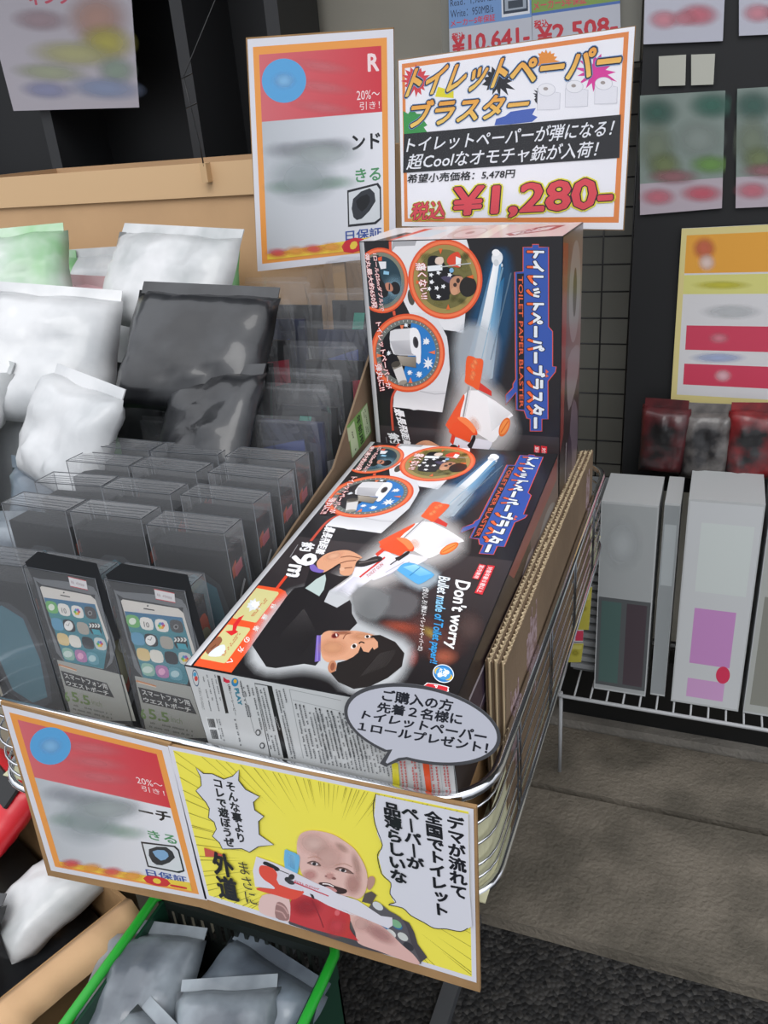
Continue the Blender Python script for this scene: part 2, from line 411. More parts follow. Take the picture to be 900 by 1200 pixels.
P = Print(tb, (-BW / 2, -BT / 2, BL), (1, 0, 0), (0, 0, 1), (0, -1, 0), 'gloss', mw=MWf); P.mw.append(MWb)
FR, BK = 0, 1
def uvq(x0, x1, y0, y1): return [(x0, -y0), (x1, -y0), (x1, -y1), (x0, -y1)]
P.uv = True; P.begin('printed_background')
P.poly(uvq(.0008, BW - .0008, .0008, BL - .0008), '#201f22')
P.grad(uvq(.0008, BW - .0008, .24, BL - .001), [('#3a3436', 1)] * 2 + [('#151315', 1)] * 2)
P.grad(uvq(.0008, .0068, .0008, BL - .0008), ['#8f9092', '#c0c1c3', '#d8d9dc', '#a9aaac'])
P.uv = False; P.cur = BK; P.lim = (.0068, BW - .0008, -BL + .0008, -.0008)
a = zf(410, 270, .17778); b = zf(410, 380, .17778)
P.cur = FR; q6 = zf(440, 640, .17778)
P.glow(500, 745, 55, 28, '#7b4a44', .55, 20); P.glow(520, 770, 20, 12, '#c06a50', .6); P.glow(470, 735, 30, 9, '#b4553f', .6, 10); P.glow(505, 742, 14, 7, '#b59a4a', .6, 30); P.glow(482, 770, 10, 14, '#b9564c', .6)
P.soft(q6(0, 290, 180, 310, 270, 360, 210, 450, 60, 440, 0, 420), '#69686a', 10, .8)
P.glow(550, 735, 22, 25, '#5d4a47', .7)
P.cur = BK
P.begin('toilet_paper_picture')
P.poly(a(275, 60, 770, 60, 790, 130, 775, 400, 750, 680, 700, 665, 620, 655, 560, 560, 400, 560, 275, 300), '#e4e4e6')
P.poly(a(280, 60, 440, 60, 430, 100, 300, 105, 275, 140), '#a9a9ac')
P.poly(a(400, 540, 560, 545, 600, 620, 640, 700) + b(650, 150, 660, 300, 610, 580, 560, 572, 480, 560, 420, 566, 380, 552, 285, 545, 290, 480, 305, 430, 280, 100) , '#dcdcdf')
P.grad(b(305, 440, 630, 440, 610, 580, 285, 545), ['#cfcfd2', '#d5d5d8', '#e8e8ea', '#f0f0f2'])
P.line(b(460, 440, 560, 460, 630, 455), 1.2, '#b9b9bd')
P.ell(*a(405, 440)[0], 4, 9.5, '#4d4a42', -8)
P.line(a(265, 60, 268, 135), 3, '#d8563a'); P.line(a(290, 530, 295, 560), 3, '#d8563a')
P.line(b(305, 430, 280, 480, 275, 560, 285, 700), 2.6, '#c9503c', sm=3)
# bullet trail
P.begin('bullet_trail_picture')
c3 = zf(560, 270, .21667)
P.soft(c3(85, 150, 150, 150, 165, 420, 110, 700, 60, 850, -80, 860, -70, 640, 10, 400), '#27618e', 12, .5)
P.grad(c3(85, 150, 132, 150, 60, 760, -70, 760), [('#3f8fc4', .5), ('#4aa0d6', .7), ('#cfdde6', .85), ('#b7c9d6', .7)])
P.grad(c3(60, 350, 145, 250, 80, 800, -100, 830), [('#5cb4e4', .75), ('#2c86bf', .4), ('#b9cbd8', .8), ('#93a7b5', .6)])
P.grad(c3(92, 140, 122, 140, 40, 700, -25, 700), ['#ffffff', '#e8f2f8', ('#dfe8ee', .8), ('#e9f0f4', .7)])
P.soft(c3(-90, 560, 60, 560, 60, 720, 20, 840, -80, 840), '#cfd7dd', 14, .55)
P.line(c3(135, 200, 20, 700), 2, '#9fc8e0', a=.5, taper=.5); P.line(c3(180, 230, 70, 700), 1.6, '#7c96a8', a=.45)
P.ell(*c3(105, 150)[0], 6.5, 8.5, '#e6e8ea', 8); P.ell(*c3(98, 120)[0], 4.5, 4, '#f4f4f4'); P.ell(*c3(100, 175)[0], 3, 4, '#cfd3d6'); P.ell(*c3(131, 188)[0], 1, 2, '#dddddd')
# medallions
H0 = P.h
def ring(cx, cy, rx, ry, inner, ring2):
    P.ell(cx, cy, rx, ry, '#e0552e', -6, n=48); P.ell(cx, cy, rx * .95, ry * .95, '#f07a4e', -6, n=48); P.ell(cx, cy, rx * .88, ry * .88, '#d24c28', -6, n=48); P.ell(cx, cy, rx * .86, ry * .86, ring2, -6, n=48); P.ell(cx, cy, rx * .74, ry * .74, inner, -6, n=48)
P.begin('medallion_picture', 'round picture of a boy firing paper bullets, 650 count text')
ring(447, 328.5, 31.5, 38.5, '#253f4b', '#7d8070')
P.glow(462, 338, 15, 18, '#7fa4b5', .8); P.glow(450, 352, 12, 9, '#4d6c7a', .7)
P.poly(a(90, 190, 190, 160, 200, 260, 215, 340, 235, 380, 215, 440, 190, 520, 95, 500, 75, 350), '#20292f')
P.poly(a(185, 300, 215, 330, 250, 390, 250, 430, 215, 440, 190, 420), '#17181b', 3)
P.ell(*a(300, 380)[0], 5.8, 7.6, '#1b1c20', -10); P.poly(a(235, 350, 265, 345, 285, 375, 280, 400, 245, 395), '#bc8068', 3); P.line(a(262, 350, 262, 392), 1.6, '#202024')
P.poly(a(185, 180, 212, 170, 212, 200, 190, 200), '#e0562f'); P.poly(a(190, 205, 240, 205, 240, 250, 205, 255), '#e6e6e8'); P.poly(a(225, 265, 260, 272, 258, 292, 222, 288), '#8fc1dc')
P.text('1ロール(25mダブル)で', (442, 297), (451, 364.5), (436, 297), (445.5, 364.5), c='#c8252b', bold=.05, ref=0)
P.text('1ロール(25mダブル)で', (442, 297), (451, 364.5), (436, 297), (445.5, 364.5), c='#f6e9e6', bold=.012, ref=0)
P.text('弾丸最大約650発', (432.8, 297), (443, 361), (427.6, 297), (436.3, 361), c='#c8252b', bold=.05, ref=0)
P.text('弾丸最大約650発', (432.8, 297), (443, 361), (427.6, 297), (436.3, 361), c='#f6e9e6', bold=.015, ref=0)
P.begin('medallion_picture', 'round picture of a boy lying on grass with paper bullets', H0)
ring(522, 327, 43.5, 47, '#6f6a3c', '#a08c50')
rr = random.Random(4)
for k in range(26): P.glow(522 + rr.uniform(-26, 26), 327 + rr.uniform(-28, 28), 7, 5, rr.choice(['#857e48', '#5b5830', '#7a7440']), .6, rr.uniform(0, 180), n=10)
P.poly(a(515, 190, 560, 165, 605, 185, 640, 240, 690, 250, 680, 290, 735, 300, 700, 380, 660, 420, 650, 455, 560, 460, 530, 430, 520, 330), '#17171b', 3)
P.poly(a(600, 310, 660, 300, 690, 330, 660, 350), '#4b4560', 2); P.poly(a(665, 325, 700, 300, 745, 310, 750, 370, 710, 420, 670, 415, 660, 370), '#c08b6c', 4)
P.ell(*a(780, 370)[0], 10, 12, '#24211f', 10); P.ell(*a(715, 330)[0], 2.2, 3, '#3a2a24'); P.ell(*a(695, 358)[0], 2.2, 2.4, '#3a2a24'); P.ell(*a(690, 400)[0], 4, 4.5, '#cf9a78')
P.poly(a(570, 180, 610, 175, 620, 205, 600, 225, 565, 215), '#e2cdbd', 3); P.poly(a(640, 200, 665, 160, 715, 140, 732, 180, 730, 240, 690, 240, 660, 230), '#d8452c', 3); P.poly(a(700, 170, 735, 185, 730, 240, 700, 225), '#eeeeee')
P.poly(a(512, 235, 610, 225, 612, 262, 515, 270), '#e9edf0'); P.line(a(600, 240, 800, 215), 1.3, '#b9bcb8'); P.ell(*a(672, 262)[0], 2.6, 2.8, '#7fb3d8')
for q in ((537, 292), (585, 278), (540, 340), (575, 378), (525, 385), (618, 368), (586, 435), (660, 292)): P.star(*a(*q)[0], 3, 1.6, 5, '#eceef0', .4)
for q, an in (((600, 130), 0), ((805, 305), 90), ((650, 510), 180), ((450, 340), 270)):
    cx, cy = a(*q)[0]; t = R(an); P.poly([(cx + 3 * sin(t + w) * (2 if w == pi else 1), cy - 3 * cos(t + w) * (1.6 if w == pi else 1)) for w in (-.9, .9, pi)], '#e0662f')
P.text('痛くない!!', (499.5, 308), (502.5, 350), (487, 308), (494, 350), c='#c8252b', bold=.06, ref=0); P.text('痛くない!!', (499.5, 308), (502.5, 350), (487, 308), (494, 350), c='#fbf3f1', bold=.02, ref=0)
P.begin('medallion_picture', 'round picture of a toilet roll and its tube on blue', H0)
ring(478, 413.5, 43.5, 46, '#1b1a1f', '#6f7570')
P.ell(479, 413, 32, 35, '#2c7cc4', -6, n=30, a0=-78, a1=112)
for k in range(44):
    t = 2 * pi * k / 44; P.line([(478 + 34.5 * cos(t), 413.5 + 36.5 * sin(t)), (478 + 36.5 * cos(t), 413.5 + 38.8 * sin(t))], .8, '#c6cac4')
for q, r_ in (((505, 112), 4.5), ((518, 255), 6.5), ((458, 328), 4.5), ((395, 318), 3.6), ((372, 5), 3), ((258, 190), 3)): P.star(*b(*q)[0], r_, r_ * .55, 8, '#e9eef3', .5)
for q, an in (((345, 15), 0), ((553, 184), 90), ((402, 375), 180), ((190, 205), 270)):
    cx, cy = b(*q)[0]; t = R(an); P.poly([(cx + 3 * sin(t + w) * (2 if w == pi else 1), cy - 3 * cos(t + w) * (1.6 if w == pi else 1)) for w in (-.9, .9, pi)], '#e8794e')
P.poly(b(268, 45, 300, 32, 425, 22, 455, 50, 470, 110, 468, 250, 440, 250, 436, 205, 330, 203, 290, 195, 270, 150, 264, 90), '#dcdcde')
P.grad(b(268, 110, 420, 100, 420, 200, 300, 200), ['#bcbcc0', '#d2d2d5', '#aaaaae', '#b2b2b6']); P.poly(b(400, 28, 440, 25, 462, 60, 470, 110, 468, 250, 442, 250, 436, 200, 410, 190, 398, 110), '#f0f0f2', 2)
P.ell(*b(436, 118)[0], 3.2, 6.8, '#4c4a4e', -8); P.ell(*b(438, 118)[0], 2, 5, '#2e2c30', -8)
P.grad(b(312, 205, 440, 215, 438, 285, 345, 270), ['#b0a79a', '#8e8678', '#6f685c', '#8b8375'])
P.poly(b(275, 262, 335, 240, 378, 370, 325, 392), '#d8d6d4'); P.poly(b(275, 262, 335, 240, 345, 275, 290, 298), '#8a8378'); P.ell(*b(305, 262)[0], 5.5, 3.6, '#4a453e', -15); P.ell(*b(352, 382)[0], 5, 2.6, '#9b958a', -15)
for t_, q in (('トイレットペーパーが', ((447.2, 377), (459.5, 454.5), (440.6, 378), (453.2, 456))), ('弾丸に!!', ((447.5, 425.5), (452.5, 456.5), (439.8, 426.5), (445.5, 458)))):
    P.text(t_, *q, c='#c8252b', bold=.06, ref=0); P.text(t_, *q, c='#fbf3f1', bold=.015, ref=0)
# title logo
P.begin('title_logo', 'blue and orange title lettering running down the box', H0)
lo = c3(245, 90, 295, 90, 295, 75, 330, 75, 330, 90, 383, 90, 383, 520, 405, 545, 405, 735, 425, 737, 420, 765, 380, 815, 380, 1020, 347, 1020, 347, 1085, 283, 1085, 283, 1020, 265, 1015, 250, 975, 207, 970, 207, 875, 150, 945, 150, 890, 190, 850, 190, 830, 205, 805, 200, 225, 245, 222)
P.poly(lo, '#3556a8'); P.line(lo, 1.0, '#d8573f', closed=True)
P.poly(c3(212, 234, 250, 232, 252, 968, 216, 966), '#191a22')
for t_, c_, bo, cl in (('outline', '#10111a', .095, None), ('w', '#e8edf2', .045, None), ('o', '#ef6a3a', .045, (1, -1, .36))):
    P.text('トイレットペーパーブラスター', *[c3(*q)[0] for q in ((366, 112), (362, 1070), (264, 110), (264, 1070))], c=c_, bold=bo, ref=.018, clip=cl)
P.text('TOILET PAPER BLASTER', *[c3(*q)[0] for q in ((245, 248), (247, 958), (220, 246), (226, 958))], c='#e4623c', bold=.012)
P.poly(c3(368, 750, 384, 765, 368, 775), '#e4623c'); P.poly(c3(368, 775, 384, 788, 368, 795), '#e4623c')
# toy gun
P.cur = FR; P.begin('toy_gun_picture', 'white and orange toy gun loaded with a toilet roll', H0)
k8 = zf(460, 560, .12222); k5 = zf(340, 600, .15556)
P.soft([(452, 640), (480, 618), (505, 606), (538, 633), (522, 650), (492, 662), (440, 684), (400, 710), (382, 706), (390, 692), (428, 660)], '#d9d4d2', 18, .7)
P.soft([(462, 668), (478, 657), (512, 674), (492, 688)], '#b9c8d2', 8, .7)
P.poly(k5(700, 300, 800, 335, 900, 320, 960, 330, 1040, 350, 960, 400, 900, 420, 820, 440, 640, 515, 600, 520, 420, 660, 350, 725, 300, 722, 265, 705, 242, 655, 300, 600, 380, 550, 470, 480, 465, 430, 520, 410), '#e9e6ee', 3)
P.grad(k5(300, 640, 480, 490, 600, 510, 400, 660), ['#c9c8d6', '#d6d4e0', '#f4f2f7', '#efedf4'])
P.line(k5(245, 640, 300, 700, 330, 690), 2, '#c6c4d0', sm=3)
P.poly(k8(380, 430, 675, 595, 640, 625, 450, 730, 350, 775, 280, 745, 200, 700, 100, 640, 50, 570, 200, 450), '#f7f4f4', 2)
P.glow(*k8(210, 640)[0], 9, 8, '#f0c7b6', .7); P.grad(k8(460, 480, 675, 595, 560, 640, 380, 700), [('#ffffff', 1), ('#e9e5e5', 1), ('#e3e0e0', .9), ('#ffffff', .6)])
P.ell(*k8(543, 682)[0], 12.5, 4.6, '#e8702c', -30); P.ell(*k8(543, 680)[0], 10, 3.2, '#f6954a', -30); P.line(k8(480, 715, 610, 645), 1, '#d9601f')
P.line(k8(300, 400, 110, 580), 1.6, '#9c9a9c'); P.line(k8(320, 405, 130, 580), .8, '#d9d8da')
P.poly(k8(395, 395, 430, 382, 530, 445, 515, 476, 395, 428), '#d83a2e')
P.poly(k8(385, 240, 450, 238, 480, 250, 535, 258, 538, 285, 430, 395, 385, 428, 340, 405, 275, 375, 300, 340), '#f0602e', 3)
for q in ((420, 290), (370, 350), (460, 270), (400, 330)): P.glow(*k8(*q)[0], 4, 3, '#ff9c62', .8, n=10)
P.poly(k5(670, 235, 690, 215, 900, 108, 940, 90, 930, 112, 860, 165, 800, 225, 760, 245, 700, 270), '#f05a30', 2)
P.poly(k5(695, 255, 740, 228, 800, 215, 870, 215, 930, 260, 925, 300, 870, 300, 830, 335, 790, 322, 700, 290, 672, 262), '#f2562c', 3); P.poly(k5(800, 200, 880, 205, 930, 260, 900, 290, 860, 250), '#ff8a50', 3)
P.line(k5(650, 330, 705, 285), 4, '#e2432c'); P.line(k5(525, 495, 715, 345), 1.8, '#d8332c'); P.text('TOILET GUN', *[k5(*q)[0] for q in ((575, 480), (690, 385), (585, 500), (705, 405))], c='#c23a3a')
P.poly(k5(485, 395, 510, 372, 560, 372, 640, 338, 690, 345, 690, 370, 640, 390, 560, 415, 500, 415), '#2a2726', 3); P.line(k5(520, 390, 660, 362), 1.2, '#6a6461')
P.poly(k5(790, 350, 830, 335, 890, 298, 905, 305, 890, 325, 820, 372, 800, 368), '#1e1c1d'); P.line(k5(755, 402, 850, 335), 1.2, '#333133')
P.line(k5(730, 490, 900, 380), 1.2, '#b0aebc'); P.line(k5(720, 460, 860, 380), .8, '#c3c1cd')
P.poly(k8(48, 885, 80, 845, 130, 820, 215, 828, 320, 880, 402, 935, 340, 985, 270, 1022, 220, 1015, 60, 905), '#5aaee2', 2); P.grad(k8(100, 860, 220, 835, 380, 925, 260, 950), [('#8fd0f2', 1), ('#a6dbf6', 1), ('#78c2ee', 1), ('#6bbaea', 1)])
P.line(k8(265, 865, 165, 945), 1, '#2f7fb8')
# boy
P.begin('boy_picture', 'printed boy in a dark jumper aiming the toy gun')
k7 = zf(290, 700, .22222); k4 = zf(210, 660, .21111)
P.soft([(330, 712), (372, 696), (408, 704), (417, 732), (470, 756), (474, 772), (460, 796), (432, 806), (412, 806), (390, 788), (356, 780), (314, 783), (299, 764)], '#cdd0d2', 15, .8)
P.soft([(420, 690), (455, 700), (440, 725), (418, 715)], '#8b8e8f', 8, .6)
P.poly([(336, 700), (345, 690), (357, 688), (363, 668), (385, 672), (398, 676), (410, 676), (386, 693), (380, 706), (395, 713), (410, 704)] + k7(550, 40, 552, 90, 580, 140, 540, 180, 430, 180, 385, 205, 380, 340, 360, 365, 300, 355, 150, 378, 100, 370, 25, 255), '#201e20')
P.grad(k7(140, 240, 300, 60, 370, 200, 260, 340), [('#3a3839', .0), ('#454243', .8), ('#2c2a2b', .5), ('#2c2a2b', 0)])
P.poly(k5(115, 580, 200, 510, 265, 475, 272, 510, 255, 590, 220, 640), '#b9c9c5')
P.poly(k7(365, 205, 388, 205, 386, 340, 355, 345), '#6f5aa8'); P.line(k7(372, 205, 368, 342), 1.5, '#8f7cc6')
P.poly(k7(395, 200, 430, 180, 480, 185, 560, 180, 620, 190, 690, 215, 705, 260, 640, 315, 560, 335, 480, 335, 430, 348, 395, 320, 388, 250), '#d29a7a', 4)
P.glow(*k7(450, 270)[0], 20, 12, '#d59c76', .8); P.glow(*k7(610, 210)[0], 18, 6, '#cf9670', .7); P.glow(*k7(500, 190)[0], 14, 3.5, '#9c6148', .8)
P.line(k7(505, 225, 520, 200, 545, 193), 1.2, '#8a553e', sm=3); P.ell(*k7(464, 206)[0], 5, 3.3, '#a8564a', -20); P.ell(*k7(464, 206)[0], 4, 2.3, '#5c1c1c', -20); P.ell(*k7(470, 203)[0], 1, 2, '#e2cfc4', -20)
P.ell(*k7(562, 262)[0], 4.2, 2.6, '#e6ddd6', -35); P.ell(*k7(563, 262)[0], 2.2, 2.3, '#1d1512'); P.ell(*k7(634, 212)[0], 3.6, 1.9, '#e6ddd6', -10); P.ell(*k7(633, 212)[0], 1.8, 1.7, '#1d1512')
P.line(k7(588, 250, 600, 240, 618, 246), 1.6, '#3a2a22', sm=3); P.line(k7(650, 215, 668, 212), 2, '#2a1d18')
P.ell(*k7(448, 372)[0], 5, 7.5, '#b87c5c', 10); P.ell(*k7(450, 370)[0], 2.6, 4.6, '#8d543d', 10)
P.poly(k7(655, 206, 700, 203, 780, 240, 828, 300, 815, 370, 740, 430, 640, 478, 560, 488, 480, 452, 440, 405, 468, 392, 475, 350, 520, 338, 560, 318, 585, 296, 598, 262, 612, 290, 640, 296, 660, 268, 668, 282, 690, 268, 688, 240), '#221e1d')
for k in range(9): P.line(k7(600 + k * 16, 420 - k * 6, 660 + k * 14, 350 - k * 6, 700 + k * 9, 300 - k * 2), .9, '#4b4745', a=.6, sm=3)
P.poly(k5(200, 395, 260, 330, 350, 300, 450, 298, 540, 345, 530, 360, 500, 385, 470, 470, 420, 487, 375, 468, 378, 395, 300, 440, 240, 462), '#dda27f', 4)
P.glow(*k5(330, 340)[0], 14, 6, '#ecb896', .8, -15)
for L_ in ((380, 350, 450, 340, 530, 355), (375, 395, 430, 378, 500, 372), (380, 440, 420, 430, 470, 425)): P.line(k5(*L_), 1, '#7d4a32', sm=3)
P.ell(*k5(392, 438)[0], 3, 2.2, '#e3b191'); P.poly(k5(150, 412, 180, 402, 215, 435, 258, 448, 235, 466, 190, 460, 158, 445), '#7a66b8', 3)
# loading panel
P.begin('orange_panel', 'orange printed instruction panel with a red arrow', H0)
P.poly(k4(440, 125, 560, 143) + k4(590, 158, 602, 185, 592, 210) + k4(290, 610, 80, 570), '#e8552a'); P.line(k4(540, 145, 605, 62), 3.2, '#d8452c')
P.poly(k4(430, 140, 550, 162, 553, 172, 430, 330, 420, 332, 300, 308, 300, 300), '#cfc98c'); P.poly(k4(270, 342, 392, 362, 395, 372, 262, 552, 250, 558, 118, 532, 122, 522), '#cfc98c')
P.star(*k4(415, 235)[0], 9, 5.5, 9, '#d8dde0', .5, .8); P.star(*k4(422, 230)[0], 6, 3.5, 8, '#eef1f3', .5, .8)
P.poly(k4(150, 480, 215, 410, 240, 430, 215, 470, 205, 505, 165, 510), '#8d5a3e', 3); P.poly(k4(205, 470, 250, 455, 255, 490, 225, 520, 160, 515), '#dfe3e6', 3); P.line(k4(175, 480, 205, 455), 1, '#5d3825')
P.poly(k4(362, 290, 330, 305, 300, 345, 296, 376, 256, 380, 290, 405, 328, 385, 315, 374, 325, 345, 345, 315), '#d8262c')
for k in range(2): P.micro(k4(500 - k * 14, 200)[0], k4(415 - k * 10, 300)[0], (-1.6, -1), '#c06a40', 12, seed=k)
for k in range(2): P.micro(k4(345 - k * 14, 395)[0], k4(250 - k * 8, 520)[0], (-1.6, -1), '#c06a40', 12, seed=k + 5)
for ch, (x_, y_) in zip('保護者の方へ', ((525, 243), (478, 302), (430, 365), (378, 428), (345, 483), (285, 547))):
    cx, cy = k4(x_, y_)[0]; w_ = 4.6; P.text(ch, (cx + w_, cy - w_ * .4), (cx + w_ * .2, cy + w_ * .9), (cx - w_ * .3, cy - w_ * .9), c='#f6efe8', bold=.02)
# claims lettering
P.begin('claim_lettering', 'white lettering about range, in Japanese', H0)
for t_, q in (('最長飛距離', ((345, 128), (252, 326), (268, 108), (190, 312))), ('約', ((190, 238), (170, 300), (90, 232), (72, 296))), ('9', ((207, 322), (182, 405), (25, 318), (12, 400))), ('m', ((84, 412), (60, 498), (-2, 400), (-24, 480)))):
    q = [k5(*z)[0] for z in q]; P.text(t_, *q, c='#17161a', bold=.06, ref=0); P.text(t_, *q, c='#f4f4f6', bold=.035, ref=0)
P.line(k5(60, 250, 0, 345), .5, '#b9b9bc'); P.micro(k5(70, 420)[0], k5(0, 500)[0], (-2, -.6), '#a9a9ac', 10)
P.begin('slogan_lettering', 'white and blue English slogan lettering', H0)
P.text("Don't worry", (552, 683.6), (536, 762), (529, 679), (520, 759), c='#17161a', bold=.05, ref=0); P.text("Don't worry", (552, 683.6), (536, 762), (529, 679), (520, 759), c='#fafafa', bold=.028, ref=0)
q = ((527.5, 678), (512, 779), (510, 674.5), (501.5, 776.5))
P.text('Bullet made of Toilet paper!!', *q, c='#12304a', bold=.05, ref=0); P.text('Bullet made of Toilet paper!!', *q, c='#eef6fa', bold=.022, ref=0, clip=(0, -1, .24)); P.text('Bullet made of Toilet paper!!', *q, c='#8cc8ea', bold=.022, ref=0, clip=(0, .24, .44)); P.text('Bullet made of Toilet paper!!', *q, c='#3d9fdc', bold=.022, ref=0, clip=(0, .44, 2))
P.text('(安心しろ! 弾はトイレットペーパーだ)', (503, 690), (495.5, 764), (494.5, 688.5), (489, 762.5), c='#f1f1f1', bold=.01)
for q, t_ in (((685, 120, 730, 130, 680, 225, 638, 215), '室内専用'), ((740, 128, 788, 135, 705, 325, 653, 312), '対象年齢８歳以上')):
    z = q6(*q); P.poly(z, '#d8303a'); mid = lambda A, Bq, t: (A[0] + (Bq[0] - A[0]) * t, A[1] + (Bq[1] - A[1]) * t)
    tl, tr, bl, br = mid(z[1], z[0], .15), mid(z[2], z[3], .15), mid(z[1], z[0], .85), mid(z[2], z[3], .85)
    P.text(t_, mid(tl, tr, .05), mid(tl, tr, .95), mid(bl, br, .05), mid(bl, br, .95), c='#fbeeee', bold=.01)
P.begin('maker_emblem', 'round blue and yellow printed emblem')
cx, cy = q6(448, 845)[0]
P.ell(cx, cy, 12.6, 10.6, '#e8eef2', 20); P.ell(cx, cy, 11.6, 9.6, '#2f7fc0', 20); P.ell(cx - 4, cy - 2, 6.5, 5, '#e8c03a', 20); P.ell(cx + 4, cy + 3, 6.8, 4.6, '#e0b838', 20); P.ell(cx, cy, 9, 7, '#4f9dd6', 20)
for s_ in (-1, 1): P.ell(cx + 4 * s_, cy - 1.5 * s_, 3, 2.6, '#f4f6f7', 10)
P.text('AIR', (cx + 6, cy - 4), (cx + 3, cy + 5), (cx + 1, cy - 6), c='#f8f8f8', bold=.04); P.text('ACTION', (cx - .5, cy - 5.5), (cx - 3.5, cy + 4.5), (cx - 4, cy - 6.4), c='#f8f8f8', bold=.04)
P.poly(q6(340, 905, 475, 930, 482, 945, 470, 972, 330, 950), '#f0f0f0', 2); P.poly(q6(345, 910, 470, 934, 474, 946, 464, 965, 337, 944), '#d8303a', 2); P.text('P', *[q6(*z)[0] for z in ((412, 924), (408, 942), (388, 920))], c='#fafafa', bold=.04)
P.uv = True
P.done()
# box end with the small print
En = Print(tb, (-BW / 2, -BT / 2, 0), (1, 0, 0), (0, 1, 0), (0, 0, -1), 'gloss', mw=MWf)
En.out[0]['name'] = 'printed_end'; En.uv = True
En.poly([(.0008, .0008), (BW - .0008, .0008), (BW - .0008, BT - .0008), (.0008, BT - .0008)], '#c9cccd'); En.uv = False
t = zf(210, 770, .21111); t2 = zf(360, 780, .22222)
En.poly(t(488, 155, 515, 160, 607, 562, 580, 560), '#1c1d1f'); En.text('トイレットペーパー', t(540, 330)[0], t(566, 405)[0], t(527, 332)[0], t(553, 407)[0], c='#c9cccd', bold=.02)
En.poly(t(210, 100, 228, 103, 275, 310, 258, 312), '#26282a')
En.poly(t(418, 142, 490, 155, 490, 160, 421, 148, 512, 560, 506, 560), '#3b3e40'); En.line(t(340, 128, 420, 420), .4, '#707476'); En.line(t(612, 178, 900, 240), .5, '#8b8f91'); En.line(t(612, 178, 690, 560), .5, '#8b8f91'); En.line(t(630, 236, 900, 300), .4, '#8b8f91')
En.ell(*t(92, 115)[0], 3.6, 10, '#3a5a78', -10); En.ell(*t(92, 115)[0], 3, 8.6, '#c9cccd', -10); En.ell(*t(88, 95)[0], 2, 2.6, '#4aa0c8'); En.ell(*t(95, 118)[0], 2, 3, '#d04a44')
En.text('AGES 6 TO ADULT', t(118, 165)[0], t(143, 290)[0], t(105, 168)[0], t(130, 292)[0], c='#7c8082', bold=.0)
for k, (x_, n_, y1_) in enumerate(((135, 20, 300), (158, 16, 240), (180, 18, 300), (202, 16, 240))): En.micro(t(x_, 95)[0], t(x_ + (y1_ - 95) * .23, y1_)[0], (-1.7, .2), '#5b5f62', n_, seed=k)
En.poly(t(245, 108, 285, 140, 270, 140, 248, 135), '#b8283c'); En.ell(*t(268, 133)[0], 3, 2, '#d8304a'); En.ell(*t(310, 138)[0], 4, 5, '#2f86b8'); En.ell(*t(312, 132)[0], 2, 2.4, '#e3b23a')
En.text('PLAY', t(330, 170)[0], t(352, 265)[0], t(306, 172)[0], t(330, 268)[0], c='#2f7f96', bold=.05)
En.text('(株)シーシーピー', t(283, 150)[0], t(322, 320)[0], t(268, 152)[0], t(306, 322)[0], c='#2c2f31', bold=.01)
En.poly(t(148, 330, 205, 340, 238, 462, 182, 455), '#d6d9da')
for k in range(15):
    x_ = 158 + k * 2.6
    for y0_, y1_ in ((340, 388), (400, 452)): En.line(t(x_ + (y0_ - 340) * .24, y0_, x_ + (y1_ - 340) * .24, y1_), (.25, .45)[k % 3 == 0], '#2a2c2e')
for k, x_ in enumerate((212, 226)): En.micro(t(x_, 340)[0], t(x_ + 30, 465)[0], (-1.3, .2), '#5b5f62', 10, seed=k + 30)
for k, (x_, y0_, y1_) in enumerate(((315, 340, 490), (345, 130, 330), (362, 150, 330), (385, 150, 215), (408, 155, 400), (435, 160, 520), (455, 165, 520), (475, 165, 540), (545, 175, 560), (562, 180, 560), (585, 170, 250))):
    En.micro(t(x_, y0_)[0], t(x_ + (y1_ - y0_) * .235, y1_)[0], (-2, .3), '#44484b' if k != 3 else '#1d1f21', int((y1_ - y0_) / 11), .85, seed=k + 50)
En.ell(*t(440, 415)[0], 3, 3.6, '#2c2f31'); En.ell(*t(440, 415)[0], 1.9, 2.4, '#c9cccd'); En.ell(*t(463, 488)[0], 3, 3.6, '#2c2f31'); En.ell(*t(463, 488)[0], 1.9, 2.4, '#c9cccd')
for k in range(16):
    x_ = 655 + k * 22
    if k in (3, 4, 7, 10): continue
    En.ell(*t(x_ - 6, 258 + k * 4.4)[0], .9, .9, '#222426'); En.micro(t(x_, 262 + k * 4)[0], t(x_ + 66, 560)[0], (-2.2, .3), '#4a4e51', 26, .85, seed=k + 80)
for k in range(20):
    x_ = 20 + k * 21; En.micro(t2(x_, 240 + k * 3)[0], t2(x_ + 62, 510 + k * 4)[0], (-2.1, .3), '#4a4e51', 24, .8, seed=k + 120)
En.poly(t2(448, 500, 482, 510, 492, 630, 455, 620), '#dcd23a'); En.poly(t2(610, 500, 645, 505, 660, 660, 630, 650), '#e0552e')
for k, (x_, c_) in enumerate(((500, '#c9504c'), (520, '#c9504c'), (560, '#c9504c'), (575, '#c9504c'), (595, '#8a8e8f'), (660, '#c9504c'), (685, '#c43a3a'), (725, '#c43a3a'), (742, '#c43a3a'))): En.micro(t2(x_, 495)[0], t2(x_ + 22, 680)[0], (-2.6, .2), c_, 12, .9, seed=k + 200)
En.line(t2(775, 500, 800, 690), .6, '#9aa0a2'); En.line(t2(700, 490, 722, 690), .4, '#9aa0a2')
En.done()
